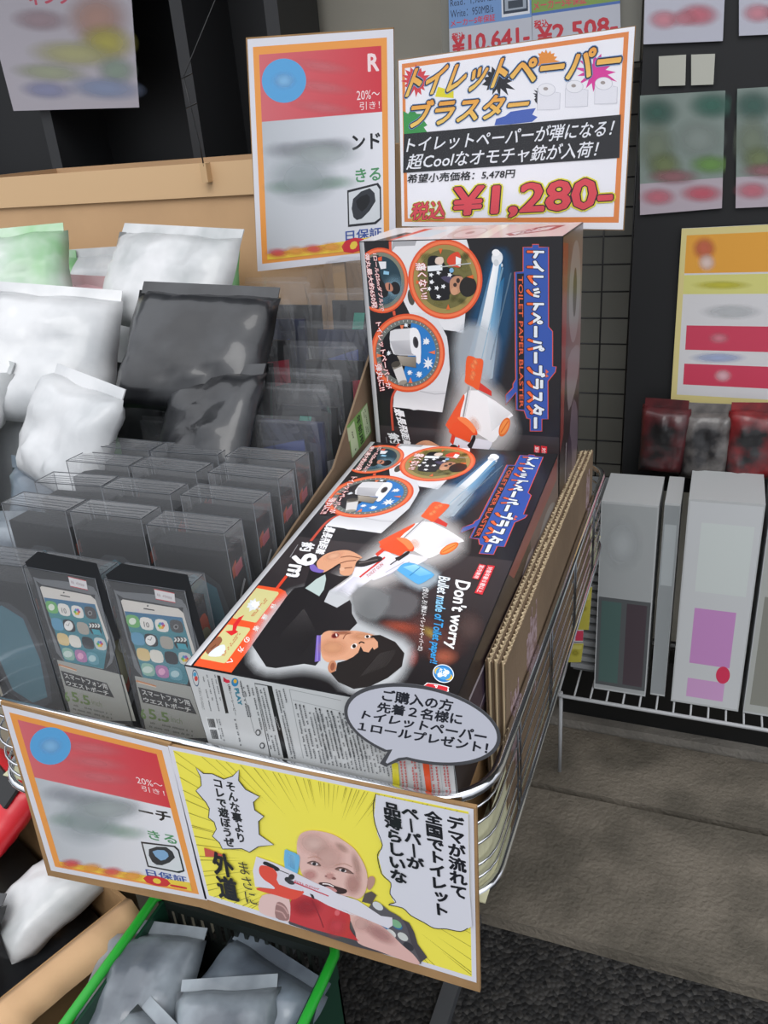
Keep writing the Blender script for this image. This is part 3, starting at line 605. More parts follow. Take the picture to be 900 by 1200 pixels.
# top end and right side of the box, seen on the standing one
Tp = Print(tb, (-BW / 2, -BT / 2, BL), (1, 0, 0), (0, 1, 0), (0, 0, 1), 'gloss', mw=MWb)
Tp.out[0]['name'] = 'printed_top'; Tp.uv = True; T_ = BT
def tq(x0, x1, y0, y1): return [(x0, y0), (x1, y0), (x1, y1), (x0, y1)]
Tp.poly(tq(.0008, BW - .0008, .0008, T_ - .0008), '#d8c2bf'); Tp.poly([(.012, .001), (.05, .001), (.075, T_ * .6), (.04, T_ * .6)], '#2a2224')
Tp.poly([(.001, .001), (.105, .001), (.095, T_ - .001), (.001, T_ - .001)], '#ddd9da'); Tp.poly([(.02, .001), (.04, .001), (.055, .06), (.035, .07)], '#2b2628'); Tp.poly([(.038, .001), (.044, .001), (.062, .10), (.05, .10)], '#d8452c'); Tp.poly([(.055, .03), (.085, .02), (.09, .08), (.06, .09)], '#c9dbe4')
Tp.ell(.125, .05, .022, .045, '#c9a9a6', n=30); Tp.ell(.128, .05, .017, .038, '#dccac8', n=30); Tp.ell(.128, .05, .005, .012, '#a98f8d'); Tp.poly([(.15, .001), (.165, .001), (.16, T_ - .001), (.145, T_ - .001)], '#e6dad0')
Tp.poly([(.188, .012), (.228, .055), (.236, .095), (.214, .095), (.178, .03)], '#a33f44'); Tp.poly([(.192, .022), (.222, .058), (.226, .085), (.212, .082), (.184, .035)], '#d9c9cc')
Tp.text('ブラスター', (.205, .088), (.186, .028), (.218, .08), c='#8e2f3a', bold=.05); Tp.done()
Sd = Print(tb, (BW / 2, -BT / 2, 0), (0, 1, 0), (0, 0, 1), (1, 0, 0), 'gloss', mw=MWb); Sd.out[0]['name'] = 'printed_side'; Sd.uv = True
Sd.poly(tq(.0008, BT - .0008, .0008, BL - .0008), '#2a1f22'); Sd.grad([(.001, .30), (BT - .001, .30), (BT - .001, .46), (.001, .46)], ['#5f4a4c', '#7a6a6a', '#7c7373', '#5a3f40'])
Sd.ell(.075, .385, .035, .062, '#8f8c8e', n=32); Sd.ell(.075, .385, .012, .03, '#2c2526', n=24); Sd.poly([(.04, .31), (.11, .31), (.11, .27), (.05, .24)], '#8b8084', 3)
Sd.poly([(.001, .2), (.02, .22), (.03, .45), (.001, .455)], '#8c3a35'); Sd.poly([(.05, .12), (.11, .15), (.11, .22), (.07, .24)], '#6d5f6a', 3); Sd.poly([(.03, .02), (.06, .03), (.08, .16), (.05, .2)], '#3d3040', 3); Sd.line([(.03, .05), (.04, .2)], .004, '#a9a0a6'); Sd.line([(.07, .03), (.06, .15)], .003, '#8d838c')
Sd.done()
index_kids()
tb2 = copy_tree(tb, None, Lb, MWb.to_euler(), 'black toy gun box standing upright behind the lying one, below the big price sign')
tagit(tb2, group='toy gun boxes')
# what the boxes rest on
s = thing('stock_carton', 'plain cardboard carton under the flat toy box', 'carton', (-.296, .74, .652))
bm = B(); box(bm, -.118, .118, -.215, .20, 0, .088, M=Matrix.Rotation(.03, 4, 'X')); obj('carton_body', bm, KRAFT, s); bm = B(); box(bm, -.118, .118, -.004, .004, .0, .001, M=Matrix.Translation((0, 0, .0895))); obj('tape', bm, mat('brown_tape', '#8a6a40', .3), s)
s = thing('stock_carton', 'low cardboard carton under the standing toy box', 'carton', (-.296, 1.035, .652))
bm = B(); box(bm, -.118, .118, -.055, .055, 0, .055); obj('carton_body', bm, KRAFT, s); bm = B(); box(bm, -.118, .118, -.004, .004, .055, .0555); obj('tape', bm, mat('brown_tape'), s)

# ============================================================ WIRE BASKET
bk = thing('display_basket', 'chrome wire display basket stand holding toy boxes and pouches', 'basket', (0, 0, 0))
X0, X1, Y0, Y1, ZT, ZB = -.735, -.146, .497, 1.265, .775, .65
bm = B(); tube(bm, rrect(X0, X1, Y0, Y1, .055, ZT, 8), .0052, 12, closed=True); obj('top_rim', bm, CHROME, bk)
bm = B(); tube(bm, rrect(X0, X1, Y0, Y1, .055, ZB, 8), .0042, 12, closed=True); obj('bottom_rim', bm, CHROME, bk)
for z_ in (.753, .734, .709, .683, .667):
    bm = B(); tube(bm, rrect(X0 + .002, X1 - .002, Y0 + .002, Y1 - .002, .053, z_, 8), .0015, 8, closed=True); obj('side_wire', bm, CHROME, bk)
upr = None
for side in range(4):
    n_ = 5 if side % 2 == 0 else 4
    for i in range(n_):
        tt = (i + .5) / n_
        for dlt in (-.006, .006):
            p = ((X0 + .05 + (X1 - X0 - .1) * tt + dlt, Y0 if side == 0 else Y1) if side % 2 == 0 else (X1 if side == 1 else X0, Y0 + .05 + (Y1 - Y0 - .1) * tt + dlt))
            if upr is None: b_ = B(); tube(b_, [(0, 0, ZB), (0, 0, ZT)], .001, 6); upr = obj('upright_wire', b_, CHROME_D, bk, loc=(p[0], p[1], 0))
            else: c = upr.copy(); COL.objects.link(c); c.location = (p[0], p[1], 0)
bw_ = None
for i in range(20):
    yy = Y0 + .03 + i * (Y1 - Y0 - .06) / 19
    if bw_ is None: b_ = B(); tube(b_, [(X0 + .003, 0, 0), (X1 - .003, 0, 0)], .0013, 6); bw_ = obj('base_wire', b_, CHROME_D, bk, loc=(0, yy, ZB))
    else: c = bw_.copy(); COL.objects.link(c); c.location = (0, yy, ZB)
STEEL = mat('grey_steel', '#6d7074', .45, .7)
for lx, ly in ((-.309, .90), (-.309, 1.15), (-.605, .90), (-.605, 1.15)):
    bm = B(); box(bm, lx - .012, lx + .012, ly - .012, ly + .012, .02, ZB - .002); obj('leg', bm, STEEL, bk)
bm = B(); box(bm, -.322, -.296, .60, 1.18, .0, .022); obj('foot_rail', bm, STEEL, bk, bevel=.003); bm = B(); box(bm, -.618, -.592, .60, 1.18, 0, .022); obj('foot_rail', bm, STEEL, bk, bevel=.003)
bm = B(); box(bm, X0 + .01, -.150, Y0 + .01, Y1 - .01, ZB + .0004, ZB + .0015); obj('liner_sheet', bm, mat('cream_board', '#c9c7a6', .6), bk)
# cream liner standing inside the front right corner
bm = B(); cs = rrect(X0 + .02, X1 - .0075, Y0 + .0075, Y1 - .02, .045, 0, 8)[2:14]
vs = [(bm.verts.new((p.x, p.y, ZB + .003)), bm.verts.new((p.x, p.y, .725))) for p in cs]
for i in range(len(vs) - 1): bm.faces.new((vs[i][0], vs[i + 1][0], vs[i + 1][1], vs[i][1]))
obj('corner_liner', bm, mat('cream_board'), bk)

# ============================================================ CORRUGATED SHEETS beside the boxes
def corrugated(name, x, y0, y1, z0, z1, label, th=.0052, lean=0.0, seed=1, ragged=.0, group='cut corrugated sheets beside the flat toy box'):
    r = thing(name, label, 'cardboard', (x, (y0 + y1) / 2, z0), (0, lean, 0), group); L_ = (y1 - y0) / 2; h = z1 - z0; rn = random.Random(seed)
    n = 40; f = lambda i: h + (rn.uniform(-ragged, ragged) if 0 < i < n else 0); tops = [f(i) for i in range(n + 1)]
    for s in (-1, 1):
        bm = B(); vv = []
        for i in range(n + 1):
            y = -L_ + 2 * L_ * i / n; vv.append([bm.verts.new((s * th / 2 + dx, y, z)) for dx in (-.0003, .0003) for z in (0, tops[i])])
        for i in range(n):
            a_, b_ = vv[i], vv[i + 1]
            for q in ((a_[0], b_[0], b_[1], a_[1]), (a_[2], a_[3], b_[3], b_[2]), (a_[1], b_[1], b_[3], a_[3])): bm.faces.new(q)
        obj('liner', bm, KRAFT2, r)
    bm = B(); m = int(2 * L_ / .0019); prev = None
    for i in range(m + 1):
        y = -L_ + 2 * L_ * i / m; x_ = (th / 2 - .0004) * sin(i * pi / 2.0 + .4); zt = h + rn.uniform(-.0015, .0008)
        cur = (bm.verts.new((x_, y, 0)), bm.verts.new((x_, y, zt)), bm.verts.new((x_ + .0006, y, 0)), bm.verts.new((x_ + .0006, y, zt)))
        if prev: bm.faces.new((prev[0], cur[0], cur[1], prev[1])); bm.faces.new((prev[2], prev[3], cur[3], cur[2])); bm.faces.new((prev[1], cur[1], cur[3], prev[3]))
        prev = cur
    obj('fluting', bm, FLUTE, r); return r
for k, (xx, y0_, y1_, zt_, lb) in enumerate(((-.1665, .598, 1.128, .852, 'innermost corrugated sheet, its fluted edge against the flat toy box'), (-.1608, .600, 1.138, .850, 'middle corrugated sheet of the stack beside the flat toy box'), (-.1551, .604, 1.145, .847, 'outermost corrugated sheet with torn tape, beside the chrome right rim'))):
    r = corrugated('corrugated_sheet', xx, y0_, y1_, .653, zt_, lb, seed=k + 3)
    if k == 2:
        TAPE = mat('torn_tape_residue', '#b09aa0', .6, col2='#7c6258', vscale=120)
        for (yy, ww, zz, hh) in ((-.155, .05, .085, .10), (-.235, .035, .06, .09), (.225, .03, .12, .06)):
            bm = B()
            rn = random.Random(int(yy * 100))
            for i in range(9):
                y = yy + ww * (i / 9 - .5); h0 = zz + rn.uniform(-.02, .01); box(bm, .0030, .0034, y, y + ww / 9 * .75, h0, zz + hh * rn.uniform(.75, 1))
            obj('tape_residue', bm, TAPE, r)
# ragged cardboard ends facing the front
# ============================================================ SIGNS
def board_px(root, y, pts, th, name, m, dx=0):
    """flat board: outline from photo points solved on the plane y (root space), thickness th behind"""
    bm = B(); q = [local(root, (0, y, 0), (0, -1, 0), p) for p in pts]
    f = [bm.verts.new(p) for p in q]; k = [bm.verts.new(p + Vector((0, th, 0))) for p in q]; n = len(q)
    bm.faces.new(f); bm.faces.new(list(reversed(k)))
    for i in range(n): bm.faces.new((f[i], k[i], k[(i + 1) % n], f[(i + 1) % n]))
    bmesh.ops.recalc_face_normals(bm, faces=bm.faces); return obj(name, bm, m, root)
# --- speech bubble sign
sb = thing('bubble_sign', 'grey-rimmed oval speech bubble sign offering a free roll', 'sign', (-.195, .4905, .781))
z2 = zf(360, 780, .22222)
out = [(402, 838)]
ox = []
for k in range(64):
    t_ = 2 * pi * k / 64; A, Bx = 93.5, 44.5; an = R(13); X_, Y_ = A * cos(t_), Bx * sin(t_); ox.append((495 + X_ * cos(an) - Y_ * sin(an), 849 + X_ * sin(an) + Y_ * cos(an)))
tail = [(478, 884), (474, 888), (466, 896), (452, 898), (446, 893), (455, 878)]
# splice the tail into the oval on its lower left
i0 = min(range(64), key=lambda i: (ox[i][0] - 480) ** 2 + (ox[i][1] - 885) ** 2); i1 = min(range(64), key=lambda i: (ox[i][0] - 453) ** 2 + (ox[i][1] - 872) ** 2)
ovl = ox[:i0 + 1] + [(470, 891), (452, 898.5), (445, 894.5), (455, 880)] + ox[i1:]
board_px(sb, 0, ovl, .0006, 'card', mat('grey_card', '#55565a', .5))
S = Print(sb, (0, 0, 0), ink='sleeve'); S.out[0]['name'] = 'printed_words'
S.poly(ovl, '#4a4b4f')
cen = (495, 849); inn = [(495 + (p[0] - 495) * .955 + 0, 849 + (p[1] - 849) * .92) for p in ox]
i0 = min(range(64), key=lambda i: (inn[i][0] - 479) ** 2 + (inn[i][1] - 882) ** 2); i1 = min(range(64), key=lambda i: (inn[i][0] - 459) ** 2 + (inn[i][1] - 873) ** 2)
S.poly(inn[:i0 + 1] + [(467, 888), (454, 894.5), (452, 893), (460, 878)] + inn[i1:], '#c3c5d0')
for t_, q in (('ご購入の方', (449, 807, 532, 820, 447, 821, 530, 834)), ('先着２名様に', (443, 822, 543, 836, 441, 834, 541, 850)), ('トイレットペーパー', (427, 832, 572, 857, 423, 842, 569, 871)), ('１ロールプレゼント！', (421, 845, 573, 870, 419, 855, 571, 883))):
    S.text(t_, q[0:2], q[2:4], q[4:6], q[6:8], c='#23252e', bold=.032)
S.done()

# --- yellow comic placard
pc = thing('comic_placard', 'yellow placard with a laughing baby holding a toy gun, on cardboard', 'placard', (-.30, .4836, .57))
pts = [(200, 873), (557, 944), (563, 1162), (205, 1062)]
board_px(pc, .0003, [(176, 870), (558, 947), (562.5, 1163), (210, 1056)], .004, 'backing_board', KRAFT)
S = Print(pc, (0, 0, 0), ink='sleeve'); S.out[0]['name'] = 'printed_sheet'
S.poly([(197, 873.5), (555, 948), (558.5, 1151.5), (240, 1053)], '#d9d9e2'); S.poly([(203, 879), (549, 951), (553, 1144.5), (245, 1049)], '#f0e558')
rn = random.Random(5)
QD = [(203, 879), (549, 951), (553, 1144.5), (245, 1049)]
for k in range(110):   # comic speed lines
    t_ = 2 * pi * k / 110 + rn.uniform(-.03, .03); cx, cy = 385, 1010; ca, sa = cos(t_), sin(t_); r1 = 999
    for i in range(4):
        (ax, ay), (bx, by) = QD[i], QD[(i + 1) % 4]; ex, ey = bx - ax, by - ay; den = ca * ey - sa * ex
        if abs(den) < 1e-6: continue
        r_ = ((ax - cx) * ey - (ay - cy) * ex) / den; w_ = ((ax - cx) * sa - (ay - cy) * ca) / den
        if r_ > 0 and -.001 <= w_ <= 1.001: r1 = min(r1, r_)
    if r1 > 900: continue
    r1 -= .5; r0 = r1 * rn.uniform(.45, .8); S.line([(cx + ca * r1, cy + sa * r1), (cx + ca * r0, cy + sa * r0)], rn.uniform(.5, 1.2), '#a39c3a', taper=1, a=.75)
p3 = zf(220, 880, .15); p4 = zf(300, 960, .13333); p5 = zf(400, 960, .18889); p0 = zf(160, 860, .48889)
S.begin('baby_picture', 'printed laughing baby with red sleeve and toy gun')
bodyp = p4(330, 660, 460, 640, 560, 690, 830, 830, 900, 1000, 1050, 1180, 860, 1130, 300, 890)
S.poly([(346, 1040), (378, 1036), (400, 1060), (432, 1066), (463, 1075), (480, 1080)] + [(490, 1105), (492, 1127.5), (340, 1082), (345, 1060)], '#4e4a50', 2)
S.poly(p4(370, 180, 400, 120, 470, 92, 560, 95, 680, 125, 790, 190, 880, 265, 960, 400, 985, 520, 960, 640, 900, 690, 830, 670, 700, 650, 540, 560, 430, 500, 385, 400, 365, 270), '#dfb9b0', 4)
S.glow(*p4(520, 210)[0], 24, 16, '#dcbcb2', .9, 20); S.glow(*p4(640, 330)[0], 22, 20, '#d8b2a8', .8); S.glow(*p4(480, 480)[0], 11, 8, '#c98f8a', .7); S.glow(*p4(860, 560)[0], 12, 16, '#bd8f86', .8); S.glow(*p4(890, 400)[0], 6, 20, '#b8968a', .6, -15); S.glow(*p4(760, 240)[0], 12, 5, '#b8988b', .6, 35)
S.poly(p5(168, 362, 195, 345, 212, 365, 205, 400, 182, 430, 165, 420), '#b98f84', 3); S.poly(p5(190, 440, 222, 465, 190, 520, 130, 505, 150, 455), '#5c5250')
S.poly(p4(455, 375, 490, 362, 530, 365, 575, 400, 540, 402, 490, 392), '#8a6a62', 3); S.ell(*p4(520, 382)[0], 4.2, 1.8, '#d9d0d0', 12); S.ell(*p4(518, 382)[0], 2.3, 2.0, '#2f2a2c'); S.line(p4(455, 375, 500, 358, 545, 370, 575, 400), 1.1, '#5d4540', sm=3)
S.poly(p4(700, 430, 740, 415, 800, 430, 860, 468, 820, 466, 760, 452), '#8a6a62', 3); S.ell(*p4(768, 440)[0], 4.4, 1.7, '#d9d0d0', 14); S.ell(*p4(770, 439)[0], 2.4, 2.0, '#2f2a2c'); S.line(p4(700, 428, 745, 412, 810, 432, 862, 470), 1.1, '#5d4540', sm=3)
S.line(p4(460, 330, 530, 318, 580, 345), 1, '#b98f80', sm=3); S.line(p4(700, 395, 780, 380, 850, 410), 1, '#b98f80', sm=3)
S.ell(*p4(622, 490)[0], 1.6, .9, '#7c4f4b', 15); S.ell(*p4(688, 508)[0], 3, 1.4, '#7c4f4b', 15); S.glow(*p4(655, 490)[0], 7, 5, '#cf9a92', .8)
S.poly(p4(555, 548, 640, 548, 700, 575, 800, 608, 790, 640, 720, 645, 640, 620, 600, 590), '#3c2626', 3); S.poly(p4(620, 580, 680, 588, 720, 620, 680, 632, 630, 612), '#c98a88', 3); S.line(p4(590, 556, 640, 560, 690, 582), 1.3, '#efe6e4', sm=3)
S.poly(p5(190, 515, 240, 512, 300, 560, 370, 600, 410, 660, 440, 760, 490, 860, 492, 890, 400, 850, 120, 700), '#5d5a60', 2)
for q, c_ in (((350, 650), '#2f6aa0'), ((230, 530), '#cfd3d6'), ((385, 720), '#c9ccc8'), ((420, 780), '#3c3c42'), ((270, 670), '#3f78a8'), ((310, 700), '#d5d5d2'), ((345, 640), '#7fb08a')): S.ell(*p5(*q)[0], 7, 4, c_, 35)
S.poly(p5(45, 560, 150, 610, 240, 645, 300, 690, 380, 770, 450, 830, 490, 892, 400, 870, 225, 805, 110, 760, 90, 690), '#dcb3ac', 3); S.glow(*p5(240, 700)[0], 26, 10, '#b58784', .7, 30); S.glow(*p5(130, 640)[0], 14, 12, '#d9b3ac', .7)
S.poly(p4(345, 655, 460, 650, 560, 690, 700, 750, 830, 830, 830, 950, 900, 1048, 860, 1045, 310, 890, 300, 760), '#c2393f', 3); S.glow(*p4(450, 760)[0], 22, 14, '#a8323c', .7); S.glow(*p4(720, 930)[0], 14, 16, '#d8505a', .7, 40); S.line(p4(500, 700, 560, 830, 600, 940), 1.5, '#9d2c36', a=.7, sm=3); S.ell(*p4(720, 810)[0], 3, 3.4, '#d9666c')
S.poly(p4(60, 660, 200, 650, 300, 690, 300, 880, 240, 870, 40, 805), '#e0c0bb', 3); S.poly(p4(190, 720, 260, 740, 300, 830, 280, 880, 180, 850), '#9b7672', 3)
for L_ in ((185, 730, 250, 760, 290, 820), (180, 790, 240, 810, 270, 860)): S.line(p4(*L_), 1.6, '#c79f9a', sm=3)
S.begin('toy_gun_picture', 'printed white and red toy gun in front of the baby')
S.poly(p4(258, 262, 300, 266, 385, 305, 388, 370, 372, 460, 340, 472, 262, 420), '#6fb4dc', 2); S.grad(p4(290, 290, 350, 310, 350, 430, 290, 400), [('#9fd0ec', .2), ('#8cc6e8', .9), ('#5fa6d0', .9), ('#8cc6e8', .2)])
S.poly(p4(10, 315, 190, 380, 560, 560, 640, 590, 720, 640, 900, 700) + p5(250, 590, 320, 600, 322, 650, 295, 668, 0, 545) + p4(900, 840, 800, 810, 640, 745, 540, 690, 430, 650, 160, 600, 0, 580, -20, 440), '#dcd9e2', 0)
S.poly(p4(35, 420, 60, 392, 150, 415, 195, 470, 200, 540, 300, 570, 420, 615, 412, 650, 330, 695, 200, 660, 20, 610, 40, 590, 170, 600, 140, 560, 80, 520, 40, 470), '#e0503e', 3)
S.poly([(p[0] - 37, p[1] - 0) for p in p4(0, 440, 100, 470, 190, 480, 190, 540, 20, 500)], '#dcd0d4', 0, .0)
S.poly(p4(205, 450, 330, 490, 400, 560, 415, 620, 210, 560, 195, 480), '#d6d4de', 2)
S.poly(p4(75, 362, 105, 362, 205, 412, 212, 440, 180, 442, 160, 420, 75, 385), '#26262a', 2); S.line(p4(205, 432, 300, 470), 1, '#4a4a50'); S.ell(*p4(320, 494)[0], 3.6, 3.4, '#2c2c30'); S.ell(*p4(285, 518)[0], 3.6, 3, '#2c2c30', 30); S.ell(*p4(312, 540)[0], 5, 2.6, '#3a3a3e', 20); S.poly(p4(480, 640, 510, 650, 525, 690, 500, 680), '#2a2a2e')
S.line(p4(340, 540, 645, 662), 1.3, '#c8384a'); S.text('ROLL SHOOT', *[p4(*q)[0] for q in ((350, 522), (565, 598), (345, 538), (560, 614))], c='#c8485a', bold=.02)
S.poly(p3(135, 745, 180, 760, 300, 808, 210, 815, 145, 815), '#c9564a')
S.begin('speech_balloon', 'spiky speech balloon with vertical Japanese words')
sp = p3(72, 118, 130, 165, 200, 168, 290, 210, 360, 185, 410, 135, 405, 220, 460, 290, 568, 345, 520, 390, 530, 450, 603, 500, 560, 540, 565, 640, 680, 722, 560, 735, 490, 780, 430, 752, 280, 755, 255, 705, 200, 655, 232, 600, 215, 545, 170, 510, 178, 440, 150, 390, 72, 300, 115, 260, 108, 190)
S.poly(sp, '#d6d7e0'); S.line(sp, 1.0, '#25252a', closed=True)
S.vtext('そんな事より', p3(335, 225)[0], p3(430, 705)[0], (12.2, 2.4), bold=.035, c='#202126'); S.vtext('コレで遊ぼうぜ', p3(235, 200)[0], p3(340, 735)[0], (12, 2.4), bold=.035, c='#202126')
S.begin('caption_words', 'bold vertical Japanese caption words')
S.vtext('外道', p3(265, 780)[0], p3(335, 1150)[0], (24, 5.5), bold=.04, c='#1b1b20'); S.vtext('まさに', p3(430, 840)[0], p3(512, 1190)[0], (16, 3.5), bold=.0, c='#26262b')
S.begin('speech_balloon', 'large cloud speech balloon with four columns of Japanese words')
cl = p0(577, 138, 572, 190, 580, 235, 592, 262, 582, 290, 592, 330, 612, 352, 610, 380, 622, 400, 608, 404) + p0(640, 412, 660, 430, 690, 446, 715, 460, 745, 462, 778, 468, 798, 460, 806, 455)
cl += [(551.5, 1045), (549.8, 951.3), (443, 929)]
S.poly(cl, '#d6d7e0')
S.line(p0(577, 138, 570, 165, 574, 210, 592, 262, 580, 285, 590, 330, 612, 352, 610, 378, 624, 398, 606, 404, 640, 412, 660, 430, 690, 446, 715, 460, 745, 462, 778, 468, 796, 460), 1.0, '#25252a', sm=3)
for w_, a_, b_ in (('デマが流れて', (765, 192), (775, 388)), ('全国でトイレット', (712, 180), (732, 430)), ('ペーパーが', (656, 168), (672, 318)), ('品薄らしいな', (613, 158), (632, 350))):
    S.vtext(w_, p0(*a_)[0], p0(*b_)[0], (20.5, 5.2), bold=.042, c='#1f2026')
S.done()

# --- notice poster art, shared design: hung on the basket front and high at the back
def notice(root, tl, tr, bl, br, word, dx):
    """u across, v down inside the sheet"""
    S = Print(root, (0, 0, 0), ink='sleeve'); S.out[0]['name'] = 'printed_sheet'
    def m(u, v): return tuple((tl[k] * (1 - u) + tr[k] * u) * (1 - v) + (bl[k] * (1 - u) + br[k] * u) * v for k in (0, 1))
    def rc(u0, u1, v0, v1, c): S.poly([m(u0, v0), m(u1, v0), m(u1, v1), m(u0, v1)], c)
    def tx(t_, u0, u1, v0, v1, c, bo=.02): S.text(t_, m(u0, v0), m(u1, v0), m(u0, v1), m(u1, v1), c=c, bold=bo)
    rc(0, 1, 0, 1, '#d9d9e0'); rc(.035, .955, .035, .97, '#e79a4c'); S.grad([m(.075, .07), m(.915, .07), m(.915, .94), m(.075, .94)], ['#b4bac0', '#dfe0e6', '#dfe0e6', '#b8bcc0'])
    hv = .42 if dx else .36; S.grad([m(.075, .07), m(.915, .07), m(.915, hv), m(.075, hv)], ['#cf6a70', '#cc3a46', '#cc3a46', '#cf6a70']); tx('R', .82, .90, .10, .18, '#eed6d8', .03) if not dx else None; tx('20%～', .74, .90, .26, .30, '#f1dede', .0); tx('引き！', .76, .9, .31, .345, '#f1dede', .0)
    for k_ in range(3): S.glow(*m(.5, .14 + .09 * k_), 44, 9, '#dd8087', .55, 8)
    S.ell(*m(.24, .19), *( (26, 26) if not dx else (24, 22)), '#5aa2d6'); S.glow(*m(.24, .19), 16, 12, '#86bce4', .9)
    tx(word, .90 - .1 * len(word), .90, .45, .52, '#1f2024', .03); tx('きる', .72, .90, .60, .66, '#4f8f62', .02)
    for k_ in range(5): S.glow(*m(.2 + .1 * k_, .49), 24, 12, '#9a9da4', .45); S.glow(*m(.2 + .1 * k_, .65), 26, 10, '#93b09f', .45)
    S.glow(*m(.35, .62), 46, 34, '#a3adb0', .7); S.glow(*m(.5, .52), 50, 18, '#b0b9b9', .7)
    S.poly([m(.66, .69), m(.88, .67), m(.90, .69), m(.90, .83), m(.86, .85), m(.66, .85)], '#2a2b30'); S.poly([m(.67, .70), m(.87, .68), m(.89, .70), m(.89, .825), m(.85, .84), m(.67, .84)], '#d0d4d8')
    S.poly([m(.70, .73), m(.82, .69), m(.86, .75), m(.76, .82), m(.70, .81)], '#33363c', 2); S.poly([m(.72, .74), m(.80, .715), m(.82, .75), m(.76, .79)], '#7fa6c8' if dx else '#1c1e22', 2)
    tx('日保証', .64, .90, .865, .91, '#40569c', .02)
    S.poly([m(.075, .93), m(.915, .90), m(.915, .955), m(.075, .955)], '#e6c84a')
    S.text('0-', m(.62, .90), m(.9, .90), m(.6, .965), m(.88, .965), c='#c9303c', bold=.04)
    for k_ in range(4): S.glow(*m(.15 + .13 * k_, .93), 16, 7, ('#d9545a', '#e8a050')[k_ % 2], .8)
    return S, m
nl = thing('notice_poster', 'orange-framed notice poster clipped to the basket front, left of the yellow placard', 'poster', (-.6, .4836, .50))
board_px(nl, .0002, [(0, 822), (199, 872), (247, 1066), (56, 1026)], .003, 'backing_board', KRAFT)
S, m_ = notice(nl, (2, 826), (197, 875), (60, 1020), (243, 1055), 'ーチ', True); S.done()
nh = thing('notice_poster', 'orange-framed notice poster standing high at the back, left of the big price sign', 'poster', (-.53, 1.14, .66))
board_px(nh, .0002, [(288, 44), (461, 32), (464, 292), (302, 318)], .003, 'backing_board', KRAFT)
S, m_ = notice(nh, (290, 46), (461, 34), (302, 318), (464, 300), 'ンド', False); S.done()
bm = B(); box(bm, -.01, .01, .003, .009, -.006, .75); obj('support_post', bm, mat('pale_wood', '#9b7d58', .7), nh)

# --- the big price sign
sg = thing('price_sign', 'large orange-bordered sign pricing the toilet paper blaster at 1,280 yen', 'sign', (-.27, 1.14, .66))
board_px(sg, .0002, [(466, 70), (745, 30), (731, 270), (470, 266)], .003, 'backing_board', KRAFT)
bm = B(); box(bm, -.012, .012, .0035, .010, -.006, .62); obj('support_post', bm, mat('pale_wood'), sg)
S = Print(sg, (0, 0, 0), ink='sleeve'); S.out[0]['name'] = 'printed_sheet'
z6 = zf(460, 40, .16667); z0 = zf(400, 0, .42222); z7 = zf(460, 150, .32222); z9 = zf(600, 0, .17778)
S.poly([(467, 71), (744, 31), (730, 269), (471, 265)], '#f2f2f7'); S.poly([(471, 75), (737, 37), (725, 261), (474, 260)], '#e58a4a'); S.poly([(474.5, 80), (731, 43.5), (719, 254), (478, 256)], '#f2f2f8')
S.star(*z6(165, 330)[0], 17, 11, 16, '#d8434c', .3, 1.05); S.star(*z6(740, 330)[0], 21, 12, 13, '#26262c', .4, .95); S.star(*z9(225, 405)[0], 15, 10, 16, '#e8923c', .25)
S.poly(z6(75, 540, 110, 560, 140, 520, 170, 560, 240, 560, 215, 600, 245, 640, 220, 655, 245, 690, 80, 705), '#3c9a50'); S.poly(z6(320, 370, 430, 400, 430, 450, 300, 440), '#e6dc30')
S.poly(z0(430, 330, 455, 322, 470, 310, 500, 305, 540, 300, 530, 318, 545, 325, 530, 338, 470, 345, 425, 348), '#4a66b8')
S.star(*z0(705, 200)[0], 22, 13, 15, '#dc3c9c', .55, 1.0); S.star(*z0(560, 268)[0], 12, 9.5, 20, '#33333a', .3)
for q in ((228, 585), (412, 565), (605, 545)):
    cx, cy = z9(*q)[0]; w_ = 10.4
    S.poly([(cx - w_, cy + 3), (cx - w_ - .5, cy + 25), (cx + w_ * .3, cy + 26), (cx + w_ + 5, cy + 24), (cx + w_ + 5.5, cy + 5), (cx + w_, cy + 4)], '#e9e9f0'); S.line([(cx + w_ + 5, cy + 24), (cx + w_ + 5.5, cy + 5), (cx + w_, cy + 4)], .5, '#b4b4c0'); S.line([(cx - w_, cy + 3), (cx - w_ - .5, cy + 25), (cx + w_ + 5, cy + 24)], .5, '#b9b9c4')
    S.ell(cx, cy + 1, w_, 7.6, '#c4c4cf'); S.ell(cx, cy + 1, w_ - .6, 7, '#eeeef3'); S.ell(cx - 1, cy, 2.8, 2, '#a39a96')
S.begin('title_lettering', 'slanted orange title lettering with dark blue outline')
def tri(t_, q, cs, ref=.02):
    for c_, bo, c2 in cs: S.text(t_, *q, c=c_, bold=bo, c2=c2, ref=ref)
q1 = [z0(*k)[0] for k in ((214, 188), (475, 155), (172, 272), (445, 232))]; q2 = [z0(*k)[0] for k in ((480, 160), (784, 130), (467, 240), (772, 180))]; q3 = [z0(*k)[0] for k in ((200, 282), (528, 262), (186, 352), (518, 306))]
oc = (('#7ba0cf', .10, None), ('#1d2740', .078, None), ('#f0a040', .034, '#f4cf6c'))
tri('トイレット', [z0(*k)[0] for k in ((206, 190), (478, 158), (176, 272), (446, 244))], oc); tri('ペーパー', [z0(*k)[0] for k in ((476, 160), (785, 122), (466, 236), (768, 206))], oc); tri('ブラスター', [z0(*k)[0] for k in ((200, 282), (530, 252), (184, 356), (512, 318))], oc)
S.begin('black_band', 'black band with two lines of white lettering')
S.poly(z0(174, 372, 776, 318, 772, 438, 172, 480), '#26272b')
